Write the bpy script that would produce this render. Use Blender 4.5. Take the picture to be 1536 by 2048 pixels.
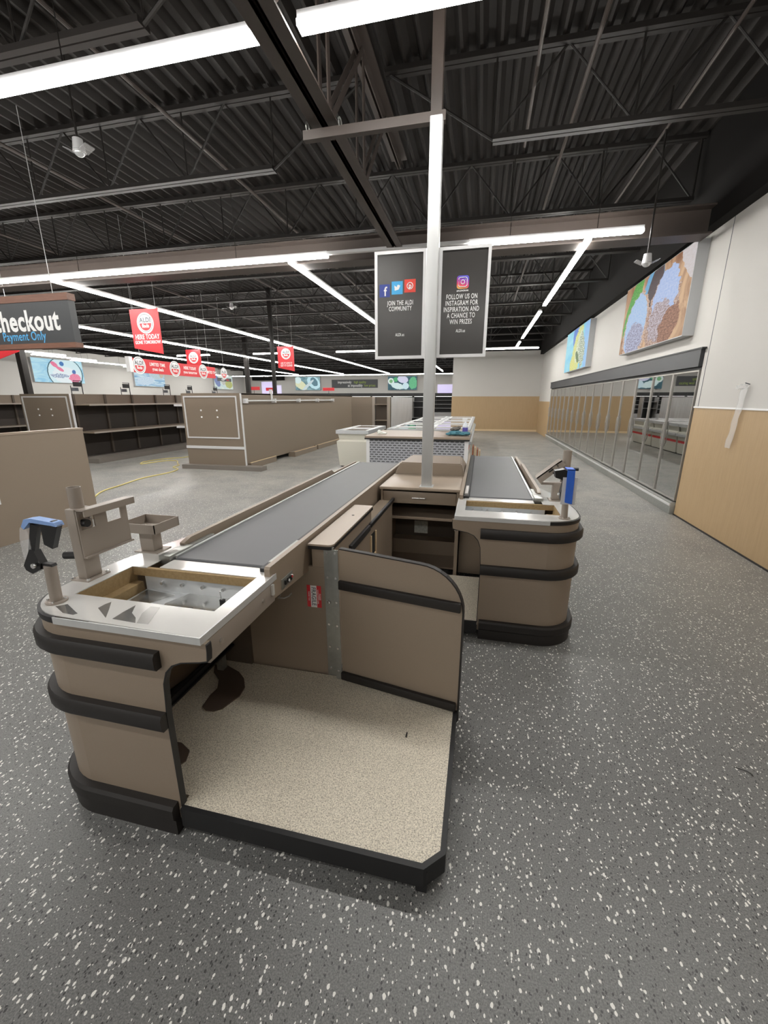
import bpy, bmesh, math, random
from mathutils import Vector, Matrix
random.seed(7)
PI = math.pi
for o in list(bpy.data.objects):
    bpy.data.objects.remove(o, do_unlink=True)
SC = bpy.context.scene
COL = SC.collection

# ------------------------------------------------------------------ camera
cam = bpy.data.cameras.new('camera')
cam_o = bpy.data.objects.new('camera', cam)
COL.objects.link(cam_o)
cam.sensor_fit = 'VERTICAL'
cam.sensor_height = 36.0
cam.lens = 820.0 / 2048.0 * 36.0
cam.clip_start = 0.02
cam.clip_end = 200
cam_o.location = (0, 0, 1.7)
cam_o.rotation_euler = (PI / 2 - 0.26913, 0.0, 0.2258)
SC.camera = cam_o
# ------------------------------------------------------------------ world, exposure
w = bpy.data.worlds.new('world')
SC.world = w
w.use_nodes = True
w.node_tree.nodes['Background'].inputs['Color'].default_value = (1, 1, 1, 1)
w.node_tree.nodes['Background'].inputs['Strength'].default_value = 0.02
SC.view_settings.view_transform = 'Standard'
SC.view_settings.look = 'None'
SC.view_settings.exposure = 0.0
SC.view_settings.gamma = 1.0
SC.view_settings.use_curve_mapping = False
LAMP = 56.0          # radiance of the strip lights
SCREEN = 0.85        # brightness of the backlit pictures

# ------------------------------------------------------------------ materials
MATS = {}


def nodes(name):
    m = bpy.data.materials.new(name)
    m.use_nodes = True
    nt = m.node_tree
    b = nt.nodes['Principled BSDF']
    MATS[name] = m
    return m, nt, b


def N(nt, t, **kw):
    n = nt.nodes.new(t)
    for k, v in kw.items():
        if k in n.inputs.keys():
            n.inputs[k].default_value = v
        else:
            setattr(n, k, v)
    return n


def L(nt, a, b):
    nt.links.new(a, b)


def rgb(c):
    return (c[0], c[1], c[2], 1.0)


def mat(name, col, rough=0.5, metal=0.0, spec=0.5, var=0.0, scale=30.0, bump=0.0, stretch=(1, 1, 1)):
    m, nt, b = nodes(name)
    b.inputs['Base Color'].default_value = rgb(col)
    b.inputs['Roughness'].default_value = rough
    b.inputs['Metallic'].default_value = metal
    b.inputs['Specular IOR Level'].default_value = spec
    if var > 0 or bump > 0:
        tc = N(nt, 'ShaderNodeTexCoord')
        mp = N(nt, 'ShaderNodeMapping')
        mp.inputs['Scale'].default_value = stretch
        L(nt, tc.outputs['Object'], mp.inputs['Vector'])
        no = N(nt, 'ShaderNodeTexNoise', Scale=scale, Detail=4.0)
        L(nt, mp.outputs['Vector'], no.inputs['Vector'])
        if var > 0:
            mx = N(nt, 'ShaderNodeMix', data_type='RGBA')
            L(nt, no.outputs['Fac'], mx.inputs['Factor'])
            mx.inputs['A'].default_value = rgb([max(0, c * (1 - var)) for c in col])
            mx.inputs['B'].default_value = rgb([min(1, c * (1 + var)) for c in col])
            L(nt, mx.outputs['Result'], b.inputs['Base Color'])
        if bump > 0:
            bp = N(nt, 'ShaderNodeBump', Strength=bump, Distance=0.002)
            L(nt, no.outputs['Fac'], bp.inputs['Height'])
            L(nt, bp.outputs['Normal'], b.inputs['Normal'])
    return m


def emit(name, col, s):
    m, nt, b = nodes(name)
    b.inputs['Base Color'].default_value = (0.8, 0.8, 0.8, 1)
    b.inputs['Emission Color'].default_value = rgb(col)
    b.inputs['Emission Strength'].default_value = s
    return m


def wood(name, c1, c2, scale, stretch, rough=0.5):
    m, nt, b = nodes(name)
    tc = N(nt, 'ShaderNodeTexCoord')
    mp = N(nt, 'ShaderNodeMapping')
    mp.inputs['Scale'].default_value = stretch
    L(nt, tc.outputs['Object'], mp.inputs['Vector'])
    no = N(nt, 'ShaderNodeTexNoise', Scale=scale, Detail=6.0, Roughness=0.65)
    L(nt, mp.outputs['Vector'], no.inputs['Vector'])
    mx = N(nt, 'ShaderNodeMix', data_type='RGBA')
    L(nt, no.outputs['Fac'], mx.inputs['Factor'])
    mx.inputs['A'].default_value = rgb(c1)
    mx.inputs['B'].default_value = rgb(c2)
    L(nt, mx.outputs['Result'], b.inputs['Base Color'])
    b.inputs['Roughness'].default_value = rough
    return m


mat('laminate', (0.285, 0.226, 0.172), 0.42, var=0.06, scale=180)
mat('laminate_light', (0.36, 0.29, 0.225), 0.4, var=0.06, scale=180)
mat('shelf_brown', (0.205, 0.163, 0.122), 0.45, var=0.04, scale=90)
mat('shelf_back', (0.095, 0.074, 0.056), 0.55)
mat('shelf_shaded', (0.040, 0.031, 0.025), 0.6)
mat('bumper', (0.016, 0.0135, 0.0125), 0.55, var=0.15, scale=60)
mat('black_edge', (0.012, 0.012, 0.013), 0.5)
mat('black_plastic', (0.01, 0.01, 0.011), 0.35)
mat('steel_plate', (0.78, 0.77, 0.745), 0.16, metal=0.35, var=0.05, scale=9)
mat('steel_dark', (0.66, 0.68, 0.69), 0.2, metal=0.45, var=0.08, scale=14)
mat('steel_bare', (0.42, 0.42, 0.41), 0.16, metal=0.8, var=0.12, scale=12)
mat('steel_pale', (0.50, 0.49, 0.47), 0.2, metal=0.5)
mat('plinth_grey', (0.185, 0.165, 0.145), 0.5)
mat('galvanized', (0.40, 0.41, 0.39), 0.38, metal=0.8, var=0.18, scale=28)
mat('aluminium', (0.60, 0.61, 0.61), 0.42, metal=0.3, var=0.04, scale=50, stretch=(1, 1, 0.05))
mat('door_frame', (0.36, 0.345, 0.32), 0.4, metal=0.5)
mat('white_frame', (0.72, 0.72, 0.73), 0.35, metal=0.25)
mat('beige_metal', (0.33, 0.285, 0.245), 0.42, metal=0.15)
mat('pedal_brown', (0.13, 0.095, 0.075), 0.45, metal=0.3)
mat('belt', (0.088, 0.090, 0.097), 0.5, var=0.05, scale=5)
mat('screw', (0.75, 0.75, 0.74), 0.25, metal=0.9)
wood('particle_board', (0.22, 0.14, 0.06), (0.46, 0.33, 0.17), 70, (1, 1, 1), 0.8)
wood('oak_panel', (0.38, 0.26, 0.135), (0.50, 0.355, 0.20), 9, (6, 6, 0.35), 0.5)
wood('sign_wood', (0.13, 0.055, 0.035), (0.27, 0.13, 0.085), 10, (0.5, 4, 5), 0.5)
wood('raw_pine', (0.62, 0.46, 0.27), (0.78, 0.62, 0.40), 14, (2, 0.4, 2), 0.7)
mat('wall_white', (0.57, 0.557, 0.53), 0.75, var=0.02, scale=1.2)
mat('wall_dark', (0.007, 0.006, 0.0055), 0.8, spec=0.2)
mat('deck', (0.019, 0.016, 0.0142), 0.6, spec=0.25, var=0.15, scale=3)
mat('joist_paint', (0.018, 0.0155, 0.014), 0.5, spec=0.35)
mat('girder_paint', (0.062, 0.048, 0.041), 0.5, var=0.1, scale=4)
mat('fascia', (0.028, 0.030, 0.034), 0.45)
mat('sign_dark', (0.045, 0.042, 0.040), 0.22, var=0.12, scale=5)
mat('sign_grey', (0.052, 0.055, 0.060), 0.45)
mat('red', (0.66, 0.035, 0.045), 0.45)
mat('white_print', (0.85, 0.85, 0.85), 0.5)
mat('grey_print', (0.10, 0.11, 0.13), 0.5)
mat('blue_print', (0.10, 0.42, 0.78), 0.5)
mat('icon_blue', (0.035, 0.06, 0.30), 0.4)
mat('icon_sky', (0.06, 0.40, 0.75), 0.4)
mat('icon_red', (0.72, 0.06, 0.04), 0.4)
mat('lime_print', (0.36, 0.50, 0.06), 0.5)
mat('blue_tape', (0.03, 0.15, 0.72), 0.5, var=0.1, scale=30)
mat('pale_blue_tape', (0.22, 0.36, 0.68), 0.45, var=0.1, scale=30)
mat('cream', (0.60, 0.585, 0.51), 0.4)
mat('freezer_grey', (0.47, 0.48, 0.49), 0.4)
mat('cord_yellow', (0.72, 0.62, 0.22), 0.5)
mat('teal_cloth', (0.065, 0.19, 0.24), 0.9, var=0.35, scale=25)
mat('grey_cloth', (0.16, 0.15, 0.14), 0.9, var=0.6, scale=25)
mat('bottle_white', (0.72, 0.76, 0.82), 0.3)
mat('purple_label', (0.12, 0.10, 0.42), 0.4)
mat('carton', (0.40, 0.16, 0.08), 0.7, var=0.3, scale=20)
mat('shadow_gap', (0.01, 0.009, 0.008), 0.8)
mat('liner', (0.028, 0.029, 0.031), 0.5)
mat('paper_note', (0.72, 0.75, 0.70), 0.7, var=0.35, scale=45)
mat('cooler_black', (0.012, 0.012, 0.013), 0.4)
mat('shelf_grey', (0.30, 0.30, 0.30), 0.4)
mat('wrap_grey', (0.52, 0.53, 0.55), 0.4, var=0.35, scale=3, stretch=(1, 5, 0.3))
emit('lamp', (1.0, 0.975, 0.93), LAMP)
emit('lamp_small', (1.0, 0.98, 0.95), 2.2)
emit('purple_glow', (0.42, 0.33, 0.75), 0.75)


def plastic(name, tint, fac):
    m, nt, b = nodes(name)
    out = nt.nodes['Material Output']
    tr = N(nt, 'ShaderNodeBsdfTransparent')
    b.inputs['Base Color'].default_value = rgb(tint)
    b.inputs['Roughness'].default_value = 0.2
    mx = N(nt, 'ShaderNodeMixShader')
    mx.inputs['Fac'].default_value = fac
    L(nt, tr.outputs[0], mx.inputs[1])
    L(nt, b.outputs[0], mx.inputs[2])
    L(nt, mx.outputs[0], out.inputs['Surface'])
    return m


plastic('clear_plastic', (0.85, 0.85, 0.86), 0.25)


def glass(name, refl):
    m, nt, b = nodes(name)
    out = nt.nodes['Material Output']
    tr = N(nt, 'ShaderNodeBsdfTransparent')
    tr.inputs['Color'].default_value = (0.6, 0.62, 0.63, 1)
    gl = N(nt, 'ShaderNodeBsdfGlossy', Roughness=0.015)
    gl.inputs['Color'].default_value = (0.93, 0.93, 0.92, 1)
    fr = N(nt, 'ShaderNodeFresnel', IOR=1.7)
    ad = N(nt, 'ShaderNodeMath', operation='MULTIPLY_ADD', use_clamp=True)
    L(nt, fr.outputs[0], ad.inputs[0])
    ad.inputs[1].default_value = 1.0
    ad.inputs[2].default_value = refl
    mx = N(nt, 'ShaderNodeMixShader')
    L(nt, ad.outputs[0], mx.inputs['Fac'])
    L(nt, tr.outputs[0], mx.inputs[1])
    L(nt, gl.outputs[0], mx.inputs[2])
    L(nt, mx.outputs[0], out.inputs['Surface'])
    return m


glass('door_glass', 0.42)
glass('lid_glass', 0.15)


def floor_mat():
    m, nt, b = nodes('floor_speckle')
    tc = N(nt, 'ShaderNodeTexCoord')
    # slowly varying grey + fine grain
    big = N(nt, 'ShaderNodeTexNoise', Scale=1.6, Detail=8.0, Roughness=0.72)
    L(nt, tc.outputs['Object'], big.inputs['Vector'])
    fine = N(nt, 'ShaderNodeTexNoise', Scale=190.0, Detail=3.0, Roughness=0.7)
    L(nt, tc.outputs['Object'], fine.inputs['Vector'])
    cr = N(nt, 'ShaderNodeValToRGB')
    cr.color_ramp.elements[0].position = 0.36
    cr.color_ramp.elements[0].color = (0.108, 0.109, 0.107, 1)
    cr.color_ramp.elements[1].position = 0.64
    cr.color_ramp.elements[1].color = (0.232, 0.232, 0.225, 1)
    L(nt, fine.outputs['Fac'], cr.inputs['Fac'])
    # pale flecks
    warp = N(nt, 'ShaderNodeTexNoise', Scale=55.0, Detail=2.0)
    L(nt, tc.outputs['Object'], warp.inputs['Vector'])
    vm = N(nt, 'ShaderNodeVectorMath', operation='MULTIPLY_ADD')
    L(nt, warp.outputs['Color'], vm.inputs[0])
    vm.inputs[1].default_value = (0.009, 0.009, 0.0)
    L(nt, tc.outputs['Object'], vm.inputs[2])
    cur = cr.outputs['Color']
    for sc, thr, rad, colr, ang in ((41, 0.14, 0.19, (0.84, 0.83, 0.79), 0.95), (72, 0.62, 0.18, (0.74, 0.73, 0.69), 1.2), (95, 0.66, 0.34, (0.05, 0.05, 0.05), 2.0)):
        mp = N(nt, 'ShaderNodeMapping')
        mp.inputs['Rotation'].default_value = (0, 0, ang)
        mp.inputs['Scale'].default_value = (1.35, 0.9, 0.0)
        L(nt, vm.outputs['Vector'], mp.inputs['Vector'])
        vo = N(nt, 'ShaderNodeTexVoronoi', Scale=float(sc))
        L(nt, mp.outputs['Vector'], vo.inputs['Vector'])
        se = N(nt, 'ShaderNodeSeparateColor')
        L(nt, vo.outputs['Color'], se.inputs['Color'])
        g = N(nt, 'ShaderNodeMath', operation='GREATER_THAN')
        L(nt, se.outputs[0], g.inputs[0])
        g.inputs[1].default_value = thr
        rr = N(nt, 'ShaderNodeMath', operation='MULTIPLY')
        L(nt, se.outputs[1], rr.inputs[0])
        rr.inputs[1].default_value = rad
        ra = N(nt, 'ShaderNodeMath', operation='ADD')
        L(nt, rr.outputs[0], ra.inputs[0])
        ra.inputs[1].default_value = 0.105
        lt = N(nt, 'ShaderNodeMath', operation='LESS_THAN')
        L(nt, vo.outputs['Distance'], lt.inputs[0])
        L(nt, ra.outputs[0], lt.inputs[1])
        mu = N(nt, 'ShaderNodeMath', operation='MULTIPLY')
        L(nt, g.outputs[0], mu.inputs[0])
        L(nt, lt.outputs[0], mu.inputs[1])
        mx = N(nt, 'ShaderNodeMix', data_type='RGBA')
        L(nt, mu.outputs[0], mx.inputs['Factor'])
        L(nt, cur, mx.inputs['A'])
        mx.inputs['B'].default_value = rgb(colr)
        cur = mx.outputs['Result']
    # construction dust further down the shop; its paling also paints in grazing gloss
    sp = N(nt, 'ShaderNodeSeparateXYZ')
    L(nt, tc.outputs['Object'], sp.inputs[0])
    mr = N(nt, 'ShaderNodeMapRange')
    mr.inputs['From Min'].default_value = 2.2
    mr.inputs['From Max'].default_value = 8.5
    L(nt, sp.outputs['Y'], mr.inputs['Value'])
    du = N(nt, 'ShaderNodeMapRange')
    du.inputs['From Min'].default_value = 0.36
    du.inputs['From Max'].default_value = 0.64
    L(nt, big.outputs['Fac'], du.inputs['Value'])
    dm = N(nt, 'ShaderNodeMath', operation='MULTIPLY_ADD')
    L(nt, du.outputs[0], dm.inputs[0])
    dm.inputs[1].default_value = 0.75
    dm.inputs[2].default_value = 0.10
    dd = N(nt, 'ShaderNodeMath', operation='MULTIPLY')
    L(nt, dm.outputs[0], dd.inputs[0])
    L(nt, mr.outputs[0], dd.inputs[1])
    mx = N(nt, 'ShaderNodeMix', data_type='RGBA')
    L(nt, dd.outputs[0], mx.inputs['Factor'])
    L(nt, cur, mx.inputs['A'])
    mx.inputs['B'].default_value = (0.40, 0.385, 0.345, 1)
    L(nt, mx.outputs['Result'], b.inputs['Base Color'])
    ro = N(nt, 'ShaderNodeMapRange')
    ro.inputs['To Min'].default_value = 0.30
    ro.inputs['To Max'].default_value = 0.48
    L(nt, big.outputs['Fac'], ro.inputs['Value'])
    L(nt, ro.outputs[0], b.inputs['Roughness'])
    b.inputs['Specular IOR Level'].default_value = 0.4


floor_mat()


def platform_mat():
    m, nt, b = nodes('platform_speckle')
    tc = N(nt, 'ShaderNodeTexCoord')
    f = N(nt, 'ShaderNodeTexNoise', Scale=190.0, Detail=4.0, Roughness=0.75)
    L(nt, tc.outputs['Object'], f.inputs['Vector'])
    cr = N(nt, 'ShaderNodeValToRGB')
    e = cr.color_ramp.elements
    e[0].position = 0.33
    e[0].color = (0.20, 0.17, 0.135, 1)
    e[1].position = 0.60
    e[1].color = (0.86, 0.79, 0.66, 1)
    k = cr.color_ramp.elements.new(0.44)
    k.color = (0.54, 0.485, 0.39, 1)
    L(nt, f.outputs['Fac'], cr.inputs['Fac'])
    L(nt, cr.outputs['Color'], b.inputs['Base Color'])
    b.inputs['Roughness'].default_value = 0.5


platform_mat()


def perforated_mat():
    m, nt, b = nodes('perforated')
    tc = N(nt, 'ShaderNodeTexCoord')
    sp = N(nt, 'ShaderNodeSeparateXYZ')
    L(nt, tc.outputs['Object'], sp.inputs[0])
    cb = N(nt, 'ShaderNodeCombineXYZ')
    L(nt, sp.outputs['X'], cb.inputs['X'])
    L(nt, sp.outputs['Z'], cb.inputs['Y'])
    br = N(nt, 'ShaderNodeTexBrick', Scale=1.0)
    br.offset = 0.5
    br.inputs['Brick Width'].default_value = 0.105
    br.inputs['Row Height'].default_value = 0.052
    br.inputs['Mortar Size'].default_value = 0.017
    br.inputs['Mortar Smooth'].default_value = 0.0
    br.inputs['Color1'].default_value = (0.02, 0.02, 0.022, 1)
    br.inputs['Color2'].default_value = (0.03, 0.03, 0.032, 1)
    br.inputs['Mortar'].default_value = (0.33, 0.34, 0.37, 1)
    L(nt, cb.outputs[0], br.inputs['Vector'])
    L(nt, br.outputs['Color'], b.inputs['Base Color'])
    b.inputs['Roughness'].default_value = 0.4


perforated_mat()


def gradient_icon():
    m, nt, b = nodes('icon_gradient')
    tc = N(nt, 'ShaderNodeTexCoord')
    sp = N(nt, 'ShaderNodeSeparateXYZ')
    L(nt, tc.outputs['Generated'], sp.inputs[0])
    s = N(nt, 'ShaderNodeMath', operation='MULTIPLY_ADD')
    L(nt, sp.outputs['X'], s.inputs[0])
    s.inputs[1].default_value = 0.28
    L(nt, sp.outputs['Z'], s.inputs[2])
    cr = N(nt, 'ShaderNodeValToRGB')
    e = cr.color_ramp.elements
    e[0].position = 0.03
    e[0].color = (0.85, 0.55, 0.10, 1)
    e[1].position = 1.1
    e[1].color = (0.10, 0.09, 0.55, 1)
    k = e.new(0.38)
    k.color = (0.75, 0.07, 0.12, 1)
    k = e.new(0.75)
    k.color = (0.36, 0.05, 0.42, 1)
    L(nt, s.outputs[0], cr.inputs['Fac'])
    L(nt, cr.outputs['Color'], b.inputs['Base Color'])


gradient_icon()


def picture(name, c1, c2, nscale, blobs, stretch=(1, 1, 1), strength=1.0):
    """A printed backlit picture: soft two-tone ground with rough-edged blobs (cx, cy, rx, ry, rot, colA, colB, edge, grain)."""
    m, nt, b = nodes(name)
    uv = N(nt, 'ShaderNodeTexCoord')
    mp = N(nt, 'ShaderNodeMapping')
    mp.inputs['Scale'].default_value = stretch
    L(nt, uv.outputs['UV'], mp.inputs['Vector'])
    no = N(nt, 'ShaderNodeTexNoise', Scale=nscale, Detail=5.0, Roughness=0.6, Distortion=0.8)
    L(nt, mp.outputs['Vector'], no.inputs['Vector'])
    cr = N(nt, 'ShaderNodeValToRGB')
    cr.color_ramp.elements[0].position = 0.38
    cr.color_ramp.elements[0].color = rgb(c1)
    cr.color_ramp.elements[1].position = 0.62
    cr.color_ramp.elements[1].color = rgb(c2)
    L(nt, no.outputs['Fac'], cr.inputs['Fac'])
    cur = cr.outputs['Color']
    en = N(nt, 'ShaderNodeTexNoise', Scale=14.0, Detail=5.0)
    L(nt, uv.outputs['UV'], en.inputs['Vector'])
    gn = N(nt, 'ShaderNodeTexNoise', Scale=46.0, Detail=3.0)
    L(nt, uv.outputs['UV'], gn.inputs['Vector'])
    for cx, cy, rx, ry, rot, ca, cb_, edge, grain in blobs:
        su = N(nt, 'ShaderNodeVectorMath', operation='SUBTRACT')
        L(nt, uv.outputs['UV'], su.inputs[0])
        su.inputs[1].default_value = (cx, cy, 0)
        ro = N(nt, 'ShaderNodeVectorRotate', rotation_type='Z_AXIS')
        L(nt, su.outputs[0], ro.inputs['Vector'])
        ro.inputs['Angle'].default_value = -rot
        di = N(nt, 'ShaderNodeVectorMath', operation='DIVIDE')
        L(nt, ro.outputs[0], di.inputs[0])
        di.inputs[1].default_value = (rx, ry, 1)
        ln = N(nt, 'ShaderNodeVectorMath', operation='LENGTH')
        L(nt, di.outputs[0], ln.inputs[0])
        ed = N(nt, 'ShaderNodeMath', operation='MULTIPLY_ADD')
        L(nt, en.outputs['Fac'], ed.inputs[0])
        ed.inputs[1].default_value = edge
        L(nt, ln.outputs['Value'], ed.inputs[2])
        lt = N(nt, 'ShaderNodeMath', operation='LESS_THAN')
        L(nt, ed.outputs[0], lt.inputs[0])
        lt.inputs[1].default_value = 1.0 + edge * 0.5
        gr = N(nt, 'ShaderNodeMath', operation='MULTIPLY_ADD', use_clamp=True)
        L(nt, gn.outputs['Fac'], gr.inputs[0])
        gr.inputs[1].default_value = grain
        gr.inputs[2].default_value = 0.5 - grain * 0.5
        cm = N(nt, 'ShaderNodeMix', data_type='RGBA')
        L(nt, gr.outputs[0], cm.inputs['Factor'])
        cm.inputs['A'].default_value = rgb(ca)
        cm.inputs['B'].default_value = rgb(cb_)
        mx = N(nt, 'ShaderNodeMix', data_type='RGBA')
        L(nt, lt.outputs[0], mx.inputs['Factor'])
        L(nt, cur, mx.inputs['A'])
        L(nt, cm.outputs['Result'], mx.inputs['B'])
        cur = mx.outputs['Result']
    b.inputs['Base Color'].default_value = (0.05, 0.05, 0.05, 1)
    b.inputs['Roughness'].default_value = 0.7
    b.inputs['Specular IOR Level'].default_value = 0.1
    L(nt, cur, b.inputs['Emission Color'])
    b.inputs['Emission Strength'].default_value = strength
    return m


SB, SB2 = (0.42, 0.62, 0.92), (0.30, 0.42, 0.62)
picture('pic_scoops', (0.26, 0.11, 0.05), (0.66, 0.42, 0.24), 4.0, [
    (0.97, 0.95, 0.12, 0.40, 0.3, (0.70, 0.69, 0.74), (0.55, 0.45, 0.40), 0.5, 1),
    (0.17, 0.70, 0.10, 0.46, -0.25, (0.04, 0.24, 0.04), (0.16, 0.50, 0.09), 0.4, 2),
    (0.47, 0.66, 0.15, 0.50, -0.14, (0.20, 0.50, 0.72), (0.10, 0.30, 0.58), 0.12, 1),
    (0.50, 0.64, 0.11, 0.47, -0.14, (0.03, 0.02, 0.03), (0.10, 0.06, 0.06), 0.12, 1),
    (0.27, 0.31, 0.22, 0.50, -0.08, (0.40, 0.22, 0.13), (0.74, 0.56, 0.44), 0.5, 3),
    (0.26, 0.36, 0.185, 0.44, -0.08, (0.33, 0.52, 0.80), (0.48, 0.60, 0.80), 0.35, 3),
    (0.27, 0.18, 0.16, 0.24, 0.0, (0.52, 0.56, 0.74), (0.20, 0.18, 0.28), 0.8, 3),
    (0.67, 0.40, 0.21, 0.50, -0.10, (0.62, 0.46, 0.38), (0.28, 0.14, 0.09), 0.5, 4),
    (0.69, 0.56, 0.17, 0.36, -0.10, (0.34, 0.47, 0.78), (0.52, 0.60, 0.82), 0.5, 3),
    (0.65, 0.30, 0.15, 0.26, 0.0, (0.60, 0.54, 0.62), (0.24, 0.15, 0.13), 0.9, 3),
    (0.80, 0.18, 0.12, 0.22, -0.2, (0.42, 0.20, 0.12), (0.16, 0.06, 0.03), 0.9, 3),
], stretch=(1.6, 0.5, 1), strength=SCREEN)
picture('pic_pears', (0.25, 0.66, 0.86), (0.45, 0.84, 0.92), 1.2, [
    (0.98, 0.60, 0.16, 0.7, 0.0, (0.22, 0.45, 0.85), (0.40, 0.68, 0.92), 0.4, 1),
    (0.46, 0.92, 0.12, 0.35, -0.1, (0.10, 0.20, 0.62), (0.2, 0.35, 0.8), 0.3, 1),
    (0.56, 0.40, 0.20, 0.62, -0.15, (0.62, 0.68, 0.16), (0.80, 0.80, 0.40), 0.6, 4),
    (0.62, 0.55, 0.09, 0.36, -0.2, (0.86, 0.90, 0.78), (0.5, 0.6, 0.3), 0.8, 5),
    (0.76, 0.42, 0.12, 0.40, 0.1, (0.82, 0.86, 0.74), (0.12, 0.22, 0.10), 0.9, 5),
    (0.60, 0.30, 0.05, 0.16, 0.4, (0.08, 0.14, 0.10), (0.2, 0.3, 0.1), 0.9, 4),
    (0.40, 0.14, 0.11, 0.20, 0.0, (0.66, 0.66, 0.12), (0.82, 0.80, 0.35), 0.5, 3),
], strength=SCREEN)
WB = (0.80, 0.92, 0.95)
picture('pic_berries', (0.30, 0.62, 0.84), (0.62, 0.90, 0.96), 3.0, [
    (0.62, 0.42, 0.36, 0.72, 0, (0.03, 0.10, 0.14), (0.03, 0.12, 0.16), 0.05, 1),
    (0.62, 0.42, 0.34, 0.69, 0, (0.62, 0.90, 0.95), WB, 0.05, 1),
    (0.62, 0.34, 0.27, 0.36, 0, WB, (0.90, 0.95, 0.97), 0.5, 1),
    (0.42, 0.78, 0.055, 0.13, 0.3, (0.80, 0.10, 0.26), (0.92, 0.35, 0.48), 0.3, 3),
    (0.52, 0.60, 0.05, 0.12, 0.5, (0.80, 0.10, 0.26), (0.92, 0.35, 0.48), 0.3, 3),
    (0.57, 0.83, 0.045, 0.10, 0, (0.05, 0.14, 0.42), (0.10, 0.30, 0.62), 0.3, 2),
    (0.80, 0.50, 0.04, 0.10, 0, (0.05, 0.12, 0.40), (0.10, 0.25, 0.55), 0.3, 2),
    (0.50, 0.30, 0.19, 0.09, 0, (0.10, 0.14, 0.36), WB, 1.1, 6),
    (0.80, 0.22, 0.12, 0.20, 0, (0.85, 0.12, 0.30), (0.92, 0.40, 0.52), 0.7, 4),
], strength=SCREEN)
picture('pic_fish', (0.20, 0.42, 0.66), (0.72, 0.88, 0.93), 5.0, [
    (0.75, 0.72, 0.30, 0.30, 0.5, (0.75, 0.85, 0.86), (0.3, 0.45, 0.55), 0.6, 3),
    (0.90, 0.75, 0.08, 0.24, 0, (0.45, 0.32, 0.2), (0.75, 0.7, 0.6), 0.6, 3),
    (0.35, 0.30, 0.30, 0.22, 0.5, (0.82, 0.90, 0.95), (0.35, 0.55, 0.75), 0.6, 3),
], stretch=(0.6, 2.2, 1), strength=SCREEN)
picture('pic_grapes', (0.55, 0.70, 0.72), (0.80, 0.86, 0.74), 4.0, [
    (0.15, 0.55, 0.14, 0.40, 0.2, (0.10, 0.12, 0.34), (0.30, 0.40, 0.62), 0.6, 5),
    (0.50, 0.60, 0.14, 0.30, 0.0, (0.86, 0.88, 0.80), (0.25, 0.25, 0.22), 0.6, 4),
    (0.78, 0.35, 0.20, 0.28, 0.0, (0.70, 0.70, 0.24), (0.25, 0.3, 0.12), 0.7, 5),
], strength=SCREEN)
picture('pic_dinner', (0.10, 0.22, 0.26), (0.30, 0.48, 0.52), 3.0, [
    (0.22, 0.38, 0.20, 0.42, 0.4, (0.70, 0.72, 0.30), (0.85, 0.86, 0.75), 0.8, 4),
    (0.10, 0.75, 0.14, 0.25, 0, (0.60, 0.85, 0.85), (0.85, 0.92, 0.9), 0.4, 2),
    (0.74, 0.58, 0.24, 0.52, 0.2, (0.40, 0.78, 0.90), (0.75, 0.90, 0.92), 0.3, 2),
    (0.76, 0.62, 0.13, 0.34, 0.2, (0.05, 0.14, 0.20), (0.2, 0.35, 0.4), 0.3, 2),
    (0.50, 0.35, 0.07, 0.50, -0.5, (0.85, 0.9, 0.92), (0.4, 0.6, 0.65), 0.5, 2),
], strength=SCREEN)
picture('pic_greens', (0.02, 0.08, 0.11), (0.06, 0.16, 0.20), 3.0, [
    (0.11, 0.65, 0.11, 0.24, 0, (0.72, 0.86, 0.80), (0.85, 0.92, 0.9), 0.2, 2),
    (0.11, 0.65, 0.06, 0.13, 0, (0.12, 0.38, 0.14), (0.3, 0.55, 0.3), 0.4, 2),
    (0.27, 0.78, 0.08, 0.17, 0, (0.05, 0.36, 0.14), (0.15, 0.55, 0.25), 0.7, 4),
    (0.52, 0.78, 0.18, 0.28, 0.2, (0.62, 0.60, 0.86), (0.82, 0.84, 0.95), 0.4, 3),
    (0.33, 0.30, 0.18, 0.28, 0.6, (0.55, 0.82, 0.80), (0.85, 0.93, 0.92), 0.6, 4),
    (0.62, 0.30, 0.11, 0.25, 0, (0.52, 0.78, 0.86), (0.78, 0.90, 0.93), 0.3, 3),
    (0.87, 0.50, 0.14, 0.46, 0, (0.04, 0.34, 0.14), (0.25, 0.68, 0.38), 0.7, 5),
], strength=SCREEN)


# ------------------------------------------------------------------ geometry helpers
def ident(v):
    return v


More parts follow.
